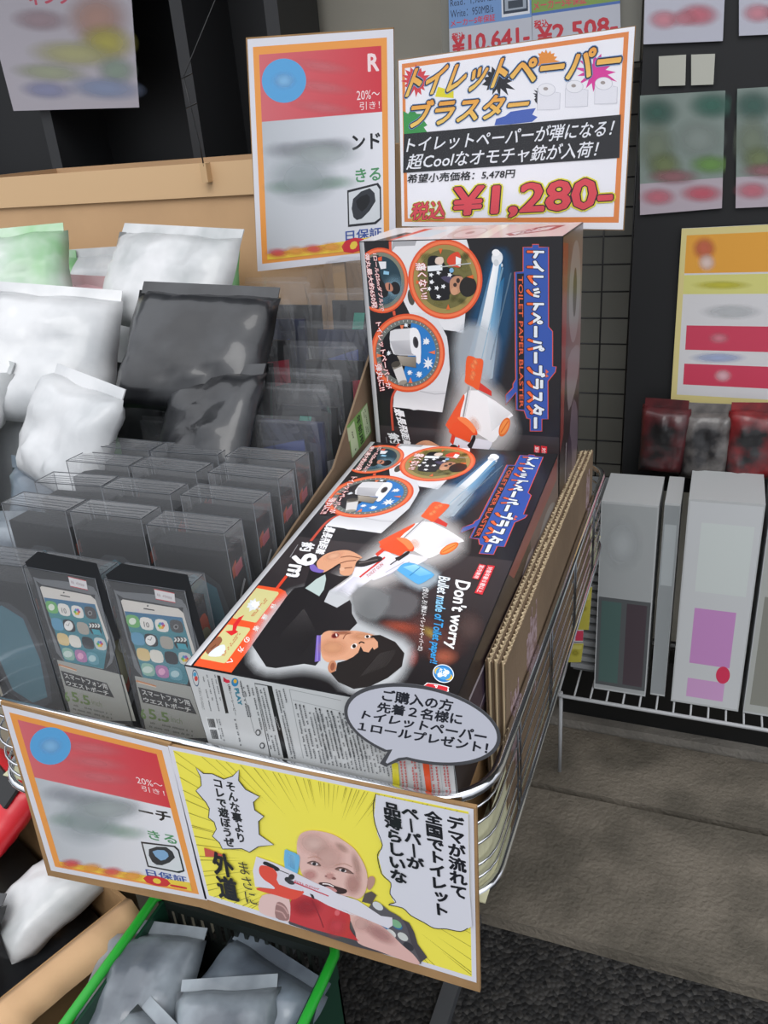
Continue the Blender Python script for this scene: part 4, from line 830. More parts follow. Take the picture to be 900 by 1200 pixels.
S.text('トイレットペーパーが弾になる！', *[z0(*k)[0] for k in ((188, 382), (762, 330), (180, 424), (748, 378))], c='#eceef4', bold=.012); S.text('超Coolなオモチャ銃が入荷！', *[z0(*k)[0] for k in ((190, 428), (718, 390), (180, 472), (706, 436))], c='#eceef4', bold=.012)
S.begin('price_lettering', 'large red price lettering outlined in black and yellow')
S.text('希望小売価格：5,478円', *[z0(*k)[0] for k in ((186, 484), (484, 468), (182, 510), (480, 494))], c='#1d1e22', bold=.02)
pcs = (('#e6dc3c', .085, None), ('#2a1c20', .055, None), ('#dd4a56', .03, None))
tri('税込', [z0(*k)[0] for k in ((200, 562), (296, 556), (190, 612), (286, 610))], pcs, .03); tri('¥1,280-', [z0(*k)[0] for k in ((312, 520), (758, 486), (304, 612), (752, 590))], pcs, .03)
S.done()
bm = B(); q = [local(sg, (0, -.0022, 0), (0, -1, 0), p) for p in [(464, 68), (747, 28), (732, 272), (468, 268)]]; n_ = 16; gv = []
for i in range(n_ + 1):
    gv.append([])
    for j in range(n_ + 1):
        u, v = i / n_, j / n_; p = (q[0] * (1 - u) + q[1] * u) * (1 - v) + (q[3] * (1 - u) + q[2] * u) * v; p.y += noise.noise(p * 17) * .0012; gv[i].append(bm.verts.new(p))
for i in range(n_):
    for j in range(n_): bm.faces.new((gv[i][j], gv[i][j + 1], gv[i + 1][j + 1], gv[i + 1][j]))
obj('plastic_sleeve', bm, SLEEVE, sg, smooth=True)

# ------------------------------------------------------------ price cards on the wall behind
def card(px, y, label, art, name='price_card', cat='price card', th=.0012, group=None, mt=None):
    r = thing(name, label, cat, (0, 0, 0), group=group)
    q = [local(r, (0, y, 0), (0, -1, 0), p) for p in px]; c = sum(q, Vector()) / 4; c.z = min(p.z for p in q); r.location = c
    board_px(r, 0, px, th, 'card', mt or WHITEP); S = Print(r, (0, 0, 0), ink='sleeve'); k_ = [S.mp(p) for p in px]; S.lim = (min(k[0] for k in k_), max(k[0] for k in k_), min(k[1] for k in k_), max(k[1] for k in k_)); S.out[0]['name'] = 'printed_sheet'
    def m(u, v): return tuple((px[0][k] * (1 - u) + px[1][k] * u) * (1 - v) + (px[3][k] * (1 - u) + px[2][k] * u) * v for k in (0, 1))
    def rc(u0, u1, v0, v1, c_): S.poly([m(u0, v0), m(u1, v0), m(u1, v1), m(u0, v1)], c_)
    def tx(t_, u0, u1, v0, v1, c_, bo=.02): S.text(t_, m(u0, v0), m(u1, v0), m(u0, v1), m(u1, v1), c=c_, bold=bo)
    art(S, m, rc, tx); S.done(); return r
def a1(S, m, rc, tx):
    rc(0, 1, 0, 1, '#b9bcc6'); rc(0, 1, 0, .66, '#6f93c4'); tx('容量512GB', .03, .45, .02, .34, '#c8485a', .03); tx('Read：1,900MB/s', .02, .58, .36, .44, '#22304c', .0); tx('Write：950MB/s', .02, .54, .47, .55, '#22304c', .0); tx('メーカー5年保証', .02, .56, .57, .645, '#c8404c', .02)
    rc(.64, .98, .38, .62, '#d6dae2'); rc(.66, .96, .41, .59, '#2f3a4a'); rc(.68, .94, .44, .56, '#9aa4b0'); rc(.72, .90, .46, .54, '#39424e')
    tx('税込', .03, .19, .71, .79, '#c8303c', .03); tx('¥10,641-', .03, .97, .74, .97, '#c03642', .03)
def a2(S, m, rc, tx):
    rc(0, 1, 0, 1, '#b9bcc6'); rc(0, 1, 0, .64, '#7c9a52'); rc(0, 1, .62, .65, '#4f6fae'); tx('当店にて相性保証', .02, .62, .36, .46, '#c8485a', .02); tx('メーカー5年保証', .02, .62, .50, .60, '#c8485a', .02); rc(.66, .95, .30, .42, '#c9a0a4')
    tx('税込', .02, .19, .70, .79, '#c8303c', .03); tx('¥2,508-', .05, .97, .76, .99, '#c03642', .03)
card([(525, -40), (621, -54), (624, 58), (527, 72)], 1.6, 'blue price card reading 10,641 yen above the big sign', a1)
card([(621.5, -54), (725, -70), (727.5, 44), (624.5, 58)], 1.6, 'green price card reading 2,508 yen above the big sign', a2)
bm = B(); box(bm, -.50, -.16, 1.605, 1.63, 1.36, 1.75); bb = thing('card_rail', 'grey board behind the two yen price cards', 'board', (0, 0, 0)); obj('board', bm, mat('grey_board', '#7b7a72', .7), bb)
bm = B(); box(bm, -.34, -.32, 1.63, 1.95, 1.42, 1.44); obj('bracket', bm, BLACKP, bb)

# ============================================================ POUCH PACKS in the basket
PKW, PKH, PKD = .094, .262, .034
SKIN = mat('dark_pouch', '#1e2023', .6, bump=.3, bscale=300)
pk = thing('pouch_pack', 'clear boxed phone pouch with a phone picture, in front beside the flat toy box', 'pouch pack', (-.4935, .5655, .653), (0, 0, 0), 'boxed phone pouches in clear cases')
bm = B(); box(bm, -PKW / 2 + .003, PKW / 2 - .003, -PKD / 2 + .0015, PKD / 2 - .003, .002, PKH - .022); obj('pouch', bm, SKIN, pk, bevel=.006)
bm = B(); box(bm, -PKW / 2, PKW / 2, -PKD / 2, PKD / 2, 0, PKH); obj('clear_case', bm, CASE, pk)
bm = B()
for x_ in (-1, 1):
    for y_ in (-1, 1): tube(bm, [(x_ * PKW / 2, y_ * PKD / 2, 0), (x_ * PKW / 2, y_ * PKD / 2, PKH)], .0005, 4)
tube(bm, [(-PKW / 2, -PKD / 2, PKH), (PKW / 2, -PKD / 2, PKH), (PKW / 2, PKD / 2, PKH), (-PKW / 2, PKD / 2, PKH)], .0006, 4, closed=True)
for k in range(4): tube(bm, [(-PKW / 2 + .004, -PKD / 2 + .004 + .006 * k, PKH + .0003), (PKW / 2 - .004, -PKD / 2 + .003 + .007 * k, PKH + .0003)], .0003, 3)
o = obj('folded_edge', bm, mat('pale_fold', '#565a5f', .3), pk); o['kind'] = 'stuff'
S = Print(pk, (0, -PKD / 2 + .0012, 0), ink='sleeve'); z = zf(120, 640, .22222)
S.poly(z(18, 150, 100, 90, 450, 150, 560, 560, 470, 600, 175, 660, 60, 250), '#1d1f22')
S.poly(z(70, 260, 95, 240, 380, 268, 430, 300, 450, 340, 520, 560, 520, 640, 450, 735, 210, 690, 150, 560), '#6d7074', 2); S.poly(z(92, 285, 110, 272, 400, 322, 425, 345, 490, 570, 455, 735, 215, 690), '#232528', 2)
S.begin('phone_picture', 'printed white phone showing a screen of app squares')
S.poly(z(98, 288, 108, 280, 400, 328, 428, 352, 490, 560, 440, 730, 218, 690), '#d8d3cc'); S.poly(z(117, 342, 422, 376, 482, 590, 448, 730, 216, 692), '#3c8290')
S.grad(z(117, 342, 422, 376, 440, 470, 145, 450), ['#3a6f96', '#3a6f96', '#3f8790', '#45908f']); S.line(z(218, 328, 275, 338), 1.3, '#2a2a2a'); S.ell(*z(240, 314)[0], 1, 1, '#222222')
def sq(x_, y_, c_, r_=15): cx, cy = z(x_, y_)[0]; r_ *= .46; S.poly([(cx - r_, cy - r_ * 1.0), (cx + r_ * .85, cy - r_ * .75), (cx + r_ * 1.15, cy + r_), (cx - r_ * .7, cy + r_ * .8)], c_, 3)
for x_, y_, c_ in ((160, 395, '#6fb06a'), (232, 408, '#e6e2dc'), (312, 418, '#e6e2dc'), (390, 422, '#4a4a4c'), (186, 488, '#5f9ab8'), (256, 495, '#22252a'), (338, 508, '#a9a49a'), (412, 510, '#1d1f22'), (215, 570, '#d8c08a'), (285, 580, '#dfdcd2'), (362, 588, '#1f242c'), (436, 592, '#c9d0cc'), (240, 650, '#8fb8a8'), (315, 660, '#b07aa8'), (385, 672, '#5f9aa8')): sq(x_, y_, c_)
S.ell(*z(160, 395)[0], 4.2, 4, '#dfe8d8'); S.text('10', z(218, 396)[0], z(246, 402)[0], z(222, 424)[0], c='#4a4a4a')
for k, c_ in enumerate(('#d8453c', '#e8a03c', '#d8d03c', '#5fb04a', '#3c9ac8', '#8a5ab8')): t_ = k * pi / 3; cx, cy = z(312, 418)[0]; S.ell(cx + 2.6 * cos(t_), cy + 2.6 * sin(t_), 1.7, 1.7, c_); cx, cy = z(436, 592)[0]; S.ell(cx + 2.6 * cos(t_), cy + 2.4 * sin(t_), 1.7, 1.7, c_)
S.ell(*z(256, 495)[0], 6, 6, '#ecebe8'); S.line(z(256, 495, 240, 488), .6, '#222222'); S.line(z(256, 495, 262, 478), .6, '#222222'); S.ell(*z(390, 424)[0], 3, 3, '#8a8a8c'); S.ell(*z(390, 424)[0], 1.6, 1.6, '#222222')
S.poly(z(392, 510, 440, 515, 452, 545, 404, 540), '#3fa0b0')
for k in range(4): S.poly(z(378 + k * 17, 480, 388 + k * 17, 481, 396 + k * 17, 492, 388 + k * 17, 503, 378 + k * 17, 502, 386 + k * 17, 491), '#e0e0dc')
S.ell(*z(315, 660)[0], 4, 4, '#dfa8c8'); S.ell(*z(240, 650)[0], 6, 4, '#c8d8d0'); S.ell(*z(385, 672)[0], 5, 4, '#b0ccd0')
S.begin('label_panel', 'pale lower panel with Japanese product words and 5.5 inch')
S.poly(z(172, 682, 450, 735, 560, 760, 620, 1010, 240, 1010), '#a9aaa4'); S.line(z(180, 708, 285, 738), 2.2, '#c98a5c'); S.line(z(190, 716, 285, 742), .8, '#e8d9c8')
S.poly(z(190, 740, 462, 806, 500, 885, 215, 822), '#232427')
S.text('スマートフォン用', z(205, 752)[0], z(458, 812)[0], z(215, 782)[0], z(468, 842)[0], c='#d8d8d4', bold=.02); S.text('ウエストポーチ', z(215, 792)[0], z(465, 848)[0], z(222, 818)[0], z(472, 876)[0], c='#d8d8d4', bold=.03)
S.text('5.5', z(240, 852)[0], z(348, 878)[0], z(250, 908)[0], z(358, 930)[0], c='#6d8a4c', bold=.03); S.text('inch', z(362, 892)[0], z(422, 908)[0], z(366, 922)[0], z(424, 938)[0], c='#7a8a6a'); S.text('6', z(200, 850)[0], z(228, 858)[0], z(208, 905)[0], c='#7a9a5a', bold=.03)
for k in range(3): S.micro(z(245 + 4 * k, 932 + 22 * k)[0], z(480, 982 + 22 * k)[0], (0, -2.6), '#5d605c', 26, seed=k)
S.begin('price_sticker'); S.poly(z(275, 222, 382, 245, 388, 298, 285, 278), '#dcdadb'); S.line(z(275, 224, 382, 247), .9, '#c8444c'); S.line(z(284, 276, 388, 296), .9, '#c8444c'); S.micro(z(290, 262)[0], z(370, 280)[0], (0, -4), '#b0a0a4', 8)
S.done()
S = Print(pk, (PKW / 2 - .0025, 0, 0), (0, 1, 0), (0, 0, 1), (1, 0, 0), 'sleeve'); S.uv = True; S.out[0]['name'] = 'printed_side'
S.poly([(-.012, .01), (.012, .01), (.012, PKH - .028), (-.012, PKH - .028)], '#2a2c30'); S.poly([(-.012, .12), (.0, .135), (.012, .16), (.012, .215), (.0, .22), (-.012, .20)], '#a9441f', 3); S.poly([(-.012, .13), (.0, .142), (.012, .165), (.012, .200), (.0, .206), (-.012, .19)], '#8c8a68', 3); S.poly([(-.012, .10), (.0, .11), (.012, .14), (.012, .145), (.0, .122), (-.012, .112)], '#85888a', 3)
S.ell(.0, .172, .008, .01, '#b9bab0', 20); S.done()
# a plainer variety for the rows behind: dark pouch with pale script
pj = thing('pouch_pack', 'red and black sided boxed pouch, second from front in the column beside the toy boxes', 'pouch pack', (-.4865, .634, .681), (0, 0, 0), 'boxed phone pouches in clear cases')
for o in [o for o in COL.objects if o.parent == pk and o.name.split('.')[0] in ('pouch', 'clear_case', 'folded_edge')]:
    c = o.copy(); COL.objects.link(c); c.parent = pj
S = Print(pj, (PKW / 2 - .0025, 0, 0), (0, 1, 0), (0, 0, 1), (1, 0, 0), 'sleeve'); S.uv = True; S.out[0]['name'] = 'printed_side'
S.poly([(-.012, .01), (.012, .01), (.012, PKH - .028), (-.012, PKH - .028)], '#18191c'); S.poly([(-.012, .02), (.004, .03), (.012, .10), (.012, .13), (-.002, .06), (-.012, .05)], '#6d7074', 3); S.line([(-.009, .14), (.008, .16), (-.006, .175), (.009, .195)], .004, '#b0b2b5', sm=3); S.line([(-.010, .115), (.008, .135), (-.004, .15)], .0035, '#a0a3a6', sm=3); S.poly([(-.011, .205), (-.002, .21), (-.002, .224), (-.011, .218)], '#a8441f')
S.poly([(-.006, .205), (.009, .21), (.009, .222), (-.006, .217)], '#a8505a'); S.done()
S = Print(pj, (0, -PKD / 2 + .0012, 0), ink='sleeve'); S.uv = True
S.poly([(-.042, .004), (.042, .004), (.042, PKH - .03), (-.042, PKH - .03)], '#1b1c1f'); S.poly([(-.036, .004), (.036, .004), (.036, .07), (-.036, .07)], '#8d8e8b'); S.poly([(-.030, .085), (.030, .085), (.030, .2), (-.030, .2)], '#3a3d42', 3); S.poly([(-.025, .09), (.025, .09), (.025, .195), (-.025, .195)], '#476f7c', 2); S.done()
index_kids()
front = ['boxed phone pouch with phone picture, second from the toy box in the front row', 'plain dark boxed pouch at the left end of the front row']
copy_tree(pk, None, (-.597, .5655, .653), (0, 0, R(-2)), front[0]); copy_tree(pj, None, (-.6935, .5655, .653), (0, 0, R(1)), front[1])
ords = ['second', 'third', 'fourth', 'fifth', 'sixth']; cols = ['the column beside the toy boxes', 'the middle column of the basket', 'the leftmost column of the basket']
for c_ in range(3):
    for r_ in range(4):
        if c_ == 0 and r_ == 0: continue
        x_ = (-.4865, -.592, -.6915)[c_] + random.uniform(-.002, .002); y_ = (.634, .689, .744, .786)[r_]
        copy_tree(pj, None, (x_, y_, .681 + .004 * r_), (R(-2), 0, R(random.uniform(-3, 3))), 'clear boxed pouch, %s from front in %s' % (ords[r_], cols[c_]))
bm = B(); box(bm, -.145, .145, -.105, .105, 0, .026); s = thing('shim_carton', 'flat cardboard shim under the pouch packs', 'carton', (-.59, .712, .6525)); obj('board', bm, KRAFT, s)

# ---- bagged goods standing behind the boxed pouches
def bag(loc, w, h, d, label, inner, seed, lean=-6, yaw=0, group='bagged black goods in the back of the basket', patches=()):
    r = thing('bagged_pack', label, 'bag', loc, (R(lean), 0, R(yaw)), group)
    bm = pillow(w, h, d, seed, .0040, 11); obj('clear_bag', bm, FILM, r)
    bm = B(); box(bm, -w / 2 + .004, w / 2 - .004, -.0004, .0004, h - .003, h + .006); obj('top_seal', bm, FILM, r)
    bm = B(); box(bm, -w * .40, w * .40, -.003, .003, .004, h * .88); obj('card', bm, inner, r, bevel=.001)
    if patches:
        S = Print(r, (0, -.0033, 0), ink='gloss'); S.uv = True; S.out[0]['name'] = 'printed_card'
        for pts, c_ in patches: S.poly([(x_ * w * .78, y_ * h * .86) for x_, y_ in pts], c_)
        S.done()
        S = Print(r, (w * .4 + .0003, 0, 0), (0, 1, 0), (0, 0, 1), (1, 0, 0), 'gloss'); S.uv = True; S.out[0]['name'] = 'printed_edge'; S.poly([(-.002, h * .3), (.002, h * .3), (.002, h * .6), (-.002, h * .6)], patches[0][1]); S.done()
    return r
DK = mat('black_card', '#17181b', .5, var=.25, vscale=30)
BL_ = mat('navy_pack', '#1c2440', .5, var=.3, vscale=20)
G1 = [([(-.5, .55), (-.1, .98), (.1, .98), (-.3, .5)], '#2f9a86'), ([(-.5, .3), (.0, .6), (-.1, .4), (-.5, .15)], '#4c8a2c'), ([(.1, .7), (.45, .74), (.45, .8), (.1, .77)], '#c9ccd0')]
G2 = [([(-.5, .7), (.2, .8), (.2, .95), (-.5, .9)], '#2a3f86'), ([(.0, .1), (.35, .5), (.4, .3), (.2, .05)], '#3aa890'), ([(-.4, .5), (-.1, .52), (-.1, .6), (-.4, .58)], '#d8dadd')]
G3 = [([(-.45, .75), (.3, .80), (.25, .86), (-.45, .83)], '#dcdee0'), ([(-.5, .1), (-.2, .3), (-.3, .5), (-.5, .4)], '#7a9a2c'), ([(-.2, .3), (.45, .36), (.45, .42), (-.2, .37)], '#5d6064')]
G4 = [([(-.5, .80), (.5, .86), (.5, .95), (-.5, .92)], '#b83a4c'), ([(-.4, .3), (.1, .6), (.2, .5), (-.2, .2)], '#b9bcc0')]
zs = .6535
spots = [(-.497, .822, .325, DK, G3), (-.497, .858, .355, BL_, G2), (-.497, .900, .362, DK, G1), (-.495, .948, .385, DK, G3), (-.497, .998, .40, DK, G4), (-.497, 1.048, .435, BL_, G2), (-.497, 1.098, .47, DK, G1),
         (-.612, .838, .33, DK, G2), (-.612, .89, .37, DK, G3), (-.612, .945, .41, DK, G1), (-.612, 1.000, .43, DK, G4), (-.612, 1.055, .45, BL_, G2), (-.612, 1.11, .46, DK, G3),
         (-.702, .862, .30, BL_, G2), (-.702, .92, .36, DK, G3), (-.702, .98, .40, DK, G1), (-.702, 1.04, .42, DK, G4)]
nm = {0: 'by the toy boxes', 1: 'in middle column', 2: 'in leftmost column'}
seen = [0, 0, 0]; od2 = ['first', 'second', 'third', 'fourth', 'fifth', 'sixth', 'seventh']; cw = {id(G1): 'with a green and teal card', id(G2): 'with a blue and teal card', id(G3): 'with a white lettered card', id(G4): 'with a red topped card'}
for i, (x_, y_, h_, m_i, g_) in enumerate(spots):
    ci = 0 if x_ > -.55 else (1 if x_ > -.65 else 2)
    bag((x_, y_, zs), .112 if ci < 2 else .075, h_, .027, 'tall clear bag %s, %s from front %s' % (cw[id(g_)], od2[seen[ci]], nm[ci]), m_i, i + 11, lean=-5, yaw=random.uniform(-2.5, 2.5), patches=g_); seen[ci] += 1

# cardboard divider with the green label, between bags and toy boxes
dv = thing('cardboard_divider', 'brown cardboard divider with a green label, left of the toy boxes', 'cardboard', (-.4335, .62, .6535))
bm = B(); prof = [(0, 0), (.56, 0), (.56, .40), (.40, .375), (.24, .26), (.12, .235), (0, .205)]
a_ = [bm.verts.new((.0015, y, z_)) for y, z_ in prof]; b_ = [bm.verts.new((-.0015, y, z_)) for y, z_ in prof]; bm.faces.new(a_); bm.faces.new(list(reversed(b_)))
for i in range(len(prof)): bm.faces.new((a_[i], b_[i], b_[(i + 1) % len(prof)], a_[(i + 1) % len(prof)]))
bmesh.ops.recalc_face_normals(bm, faces=bm.faces); obj('board', bm, KRAFT2, dv)
S = Print(dv, (.0015, 0, 0), (0, 1, 0), (0, 0, 1), (1, 0, 0), 'paper'); S.out[0]['name'] = 'green_label'; z = zf(390, 410, .125)
S.poly(z(130, 715, 320, 495, 362, 770, 180, 1020), '#6f9a52'); S.poly(z(262, 585, 318, 500, 356, 760, 305, 835), '#b9c9a4'); S.poly(z(148, 735, 198, 665, 244, 925, 182, 1012), '#b9c9a4')
S.poly(z(132, 740, 146, 725, 168, 830, 150, 865), '#b9c9a4')
S.text('年前用', z(250, 590)[0], z(292, 850)[0], z(215, 640)[0], z(262, 890)[0], c='#1f2a1c', bold=.03)
for k in range(2): S.micro(z(290 + 14 * k, 560 - 12 * k)[0], z(325 + 12 * k, 790 - 20 * k)[0], (-1.2, .8), '#4c5f44', 12, seed=k)
S.micro(z(185, 760)[0], z(222, 940)[0], (-1.8, 1.2), '#2f3a2c', 8, seed=4); S.done()

# ============================================================ LEFT: cartons with white packs
def carton(name, label, loc, w, d, h, yaw=0, m=KRAFT, t=.005, bottom=True, flap=None, cat='carton', zb=0):
    r = thing(name, label, cat, loc, (0, 0, R(yaw)))
    for nm_, q in (('front_wall', (-w / 2, w / 2, -d / 2, -d / 2 + t)), ('back_wall', (-w / 2, w / 2, d / 2 - t, d / 2)), ('side_wall', (-w / 2, -w / 2 + t, -d / 2 + t, d / 2 - t)), ('side_wall', (w / 2 - t, w / 2, -d / 2 + t, d / 2 - t))):
        bm = B(); box(bm, *q, zb, h); obj(nm_, bm, m, r)
    bm = B(); box(bm, -w / 2 + t, w / 2 - t, -d / 2 + t, d / 2 - t, zb, zb + t); obj('bottom', bm, m, r); return r
c1 = carton('open_carton', 'tall brown carton behind the white packs, below the upper left poster', (-1.035, 1.49, 0), .88, .36, 1.262, m=mat('tan_cardboard', '#c6a27c', .85, spec=.2, var=.06, vscale=5, bump=.1, bscale=80))
bm = B(); box(bm, -.438, .438, -.186, -.181, 1.208, 1.262); obj('folded_rim', bm, mat('tan_cardboard_light', '#d4b28a', .85, spec=.2), c1)
bm = B(); box(bm, -.293, .293, -.29, .325, 0, .70); s = thing('display_carton', 'plain grey-beige carton holding up the white packs left of the wire basket', 'carton', (-1.045, .955, 0)); obj('carton_body', bm, mat('beige_board', '#8f8a78', .75, var=.06, vscale=9), s, bevel=.004)
bm = B(); box(bm, -.293, .293, -.03, .03, .7002, .7008); obj('tape', bm, mat('brown_tape'), s)
WP = [mat('white_pack_%s' % n_, c1_, .35, col2=c2_, vscale=sc_, coat=.3) for n_, c1_, c2_, sc_ in (('a', '#d2d3d4', '#b3b6b8', 9), ('b', '#d9d9da', '#9fa4a4', 7), ('c', '#cfd4d2', '#6fae6c', 6), ('d', '#d6cfd0', '#c98a90', 6))]
GP = [mat('grey_pack_%s' % n_, c1_, .3, col2=c2_, vscale=sc_, coat=.4) for n_, c1_, c2_, sc_ in (('a', '#5d646c', '#8f989f', 12), ('b', '#4c545e', '#7b8792', 10), ('c', '#3c4046', '#6d757c', 14))]
BP = mat('black_pack', '#141518', .35, col2='#2f3134', vscale=12, coat=.4)
def pack(label, loc, w, h, d, m, seed, lean=-12, yaw=0, roll=0, group='white plastic packs heaped at left', name='plastic_pack', cat='pack', seal=True, crumple=.007):
    r = thing(name, label, cat, loc, (R(lean), R(roll), R(yaw)), group)
    bm = pillow(w, h, d, seed, crumple, 14); obj('pouch_body', bm, m, r, smooth=True)
    if seal:
        bm = B(); box(bm, -w / 2 + .004, w / 2 - .004, -.0008, .0008, h - .004, h + .014); obj('top_seal', bm, m, r)
    return r
rows = [(.715, .155, 'g'), (.785, .20, 'g'), (.86, .25, 'w'), (.94, .31, 'w'), (1.02, .36, 'w'), (1.10, .41, 'w'), (1.19, .44, 'w')]
cnames = ['next to the wire basket', 'in the middle of the heap', 'at the far left edge']
rn = random.Random(12)
for j, (y_, h_, t_) in enumerate(rows):
    for i, x_ in enumerate((-.845, -1.035, -1.22)):
        m_i = GP[(i + j) % 3] if t_ == 'g' else WP[(i * 2 + j) % 4]
        adj = {'g': 'grey-blue', 'w': ('glossy white', 'crumpled white', 'white and green', 'white and pink')[(i * 2 + j) % 4]}[t_]
        if t_ == 'w' and j == 3 and i == 0: m_i = BP; adj = 'black'
        pack('%s plastic pack, %s row from the front, %s' % (adj, od2[j], cnames[i]), (x_ + rn.uniform(-.015, .015), y_, .703), .175, h_ + rn.uniform(-.02, .01) - .01 * i, .045, m_i, j * 5 + i, lean=-8, yaw=rn.uniform(-9, 9), roll=rn.uniform(-5, 5))
# loose packs thrown on top
for k, (loc, w, h, d, m_i, le, ya, ro, lb) in enumerate((
    ((-.645, .865, .975), .21, .17, .045, BP, -38, 6, 4, 'large black plastic pack lying on the bags, left of the back toy box'),
    ((-.60, .80, .915), .15, .14, .04, BP, -42, -8, -6, 'smaller black plastic pack below the large black one'),
    ((-.91, .845, .955), .25, .19, .06, WP[0], -32, 18, 8, 'big crumpled white pack slanting down the front of the heap'),
    ((-.775, 1.00, 1.05), .24, .15, .05, WP[1], -35, -8, 3, 'bright white pack lying below the orange notice poster'),
    ((-1.06, .79, .90), .24, .17, .06, WP[1], -35, -15, 6, 'white pack lying low on the front of the heap'),
    ((-1.04, .98, 1.06), .22, .15, .05, WP[2], -35, 30, 0, 'white pack with green print at the top left of the heap'),
    ((-.82, .78, .885), .19, .15, .05, WP[0], -30, -20, 5, 'white pack slumped beside the black packs'))):
    pack(lb, loc, w, h, d, m_i, 70 + k, le, ya, ro, group='loose packs lying on top of the heap')

# upper left: black shelf with poster
sh = thing('black_shelf', 'black shelf unit behind the brown carton at upper left', 'shelf', (-1.5, 1.80, 0))
BK2 = mat('shelf_black', '#1d1e20', .5)
bm = B(); box(bm, -.66, .62, .10, .12, 0, 2.2); obj('back_panel', bm, BK2, sh)
for x_ in (-.66, -.02, .38, .60):
    bm = B(); box(bm, x_, x_ + .03, -.09, .10, 0, 2.2); obj('post', bm, mat('shelf_post', '#2b2c2e', .5), sh)
for z_ in (.6, 1.2, 1.75):
    bm = B(); box(bm, -.66, .62, -.09, .10, z_, z_ + .02); obj('shelf_board', bm, BK2, sh)
def a3(S, m, rc, tx):
    rc(0, 1, 0, 1, '#a9a4ac'); tx('ィング', .30, .60, .52, .58, '#b8485c', .04)
    for (u, v, rx, ry, c_) in ((.75, .64, 28, 22, '#b08a7c'), (.35, .64, 26, 10, '#a08a90'), (.8, .74, 26, 16, '#b0a84c'), (.55, .78, 40, 12, '#b0ae7c'), (.35, .85, 34, 8, '#a3a98c'), (.85, .85, 18, 12, '#8a9c8c'), (.3, .92, 24, 8, '#8c90b0'), (.75, .92, 34, 10, '#8795b4')): S.glow(*m(u, v), rx * 1.5, ry * 1.6, c_, .8, 4)
card([(-60, -160), (142, -170), (163, 126), (16, 130)], 1.69, 'faded multicoloured poster on the black shelf, top left corner', a3, 'wall_poster', 'poster')
# thin black hanger string with knots
hs = thing('hanger_string', 'thin black string with knots hanging over the brown carton', 'string', (-.83, 1.29, 1.262))
bm = B(); tube(bm, [(-.01, 0, .13), (-.005, 0, .08), (.0, 0, .03), (.002, 0, -.005)], .0012, 6); obj('string', bm, BLACKW, hs)
for z_ in (.128, .085): bm = B(); tube(bm, [(-.014, 0, z_), (.008, 0, z_ + .006)], .0014, 6); obj('knot', bm, BLACKW, hs)
bm = B(); box(bm, -.006, .006, -.001, .014, -.03, 0); obj('clip', bm, mat('tan_clip', '#c8a67c', .6), hs)
bm = B(); tube(bm, [(-.01, 0, .13), (-.01, .42, .50)], .001, 5); obj('string', bm, BLACKW, hs)

# ============================================================ LOWER LEFT: green basket, torn carton
dl = thing('crate_dolly', 'black crate carrying the green shopping basket', 'crate', (-.48, .36, 0))
bm = B(); box(bm, -.13, .13, -.20, .170, .0, .24); obj('crate_body', bm, BLACKP, dl, bevel=.006)
gb = thing('shopping_basket', 'dark green slotted shopping basket with bright green handles, under the yellow placard', 'basket', (-.48, .36, .2405))
hw_, f0, f1, hb = .122, -.23, .215, .175
for nm_, q in (('front_wall', (-hw_, hw_, f0, f0 + .004)), ('side_wall', (-hw_, -hw_ + .004, f0, f1)), ('side_wall', (hw_ - .004, hw_, f0, f1)), ('bottom', (-hw_, hw_, f0, f1))):
    bm = B(); box(bm, *q, 0, hb if nm_ != 'bottom' else .004); obj(nm_, bm, DGREEN, gb)
bm = B(); box(bm, -hw_, hw_, f1 - .004, f1, 0, hb - .052); obj('back_wall', bm, mat('dark_slot_plastic', '#1c2220', .45), gb)
bm = B(); box(bm, -hw_ - .006, hw_ + .006, f1 - .006, f1 + .004, hb - .014, hb); obj('rim', bm, mat('dark_slot_plastic'), gb, bevel=.002)
for i in range(17):
    x_ = -hw_ + .004 + i * (2 * hw_ - .008) / 16; bm = B(); box(bm, x_ - .0024, x_ + .0024, f1 - .006, f1, hb - .053, hb - .013); obj('slot_rib', bm, mat('dark_slot_plastic'), gb)
for s_ in (-1, 1):
    bm = B(); X_ = s_ * (hw_ + .006); tube(bm, [(X_, f0 + .02, hb + .004), (X_, f1 - .05, hb + .006), (X_, f1 - .012, hb + .008), (X_ - s_ * .008, f1 + .004, hb + .004), (X_ - s_ * .008, f1 + .006, hb - .02)], .006, 10); obj('handle', bm, GREEN, gb)
for k, (x_, y_, z_, w, h, ya) in enumerate(((-.56, .47, .36, .12, .14, 10), (-.46, .50, .35, .14, .13, -14), (-.40, .43, .36, .11, .15, 22), (-.52, .36, .365, .15, .14, -20), (-.43, .33, .37, .13, .14, 5), (-.545, .27, .37, .12, .13, 30))):
    pack(('grey film pack at the back left inside the green basket', 'grey film pack against the slotted back wall of the green basket', 'grey film pack beside the right green handle', 'grey film pack in the middle of the green basket', 'grey film pack at the front right of the green basket', 'grey film pack at the front left of the green basket')[k], (x_, y_ - .080, z_ - .005), w * 1.1, h * 1.1, .055, (GP[0], GP[1], GP[0])[k % 3], 90 + k, -72, ya, 0, 'film packs in the green basket')
s = thing('basket_filler', 'folded dark cloth filling the bottom of the green basket', 'cloth', (-.48, .36, .246)); bm = B(); box(bm, -.112, .112, -.21, .19, 0, .085); bmesh.ops.subdivide_edges(bm, edges=bm.edges, cuts=4, use_grid_fill=True)
for v in bm.verts: v.co += noise.noise_vector(v.co * 20) * .006
obj('cloth', bm, mat('dark_cloth', '#2a2e30', .9), s, smooth=True)
lc = carton('torn_carton', 'brown carton with torn edge at lower left, next to the green basket', (-.882, .415, 0), .36, .42, .42, -19, KRAFT)
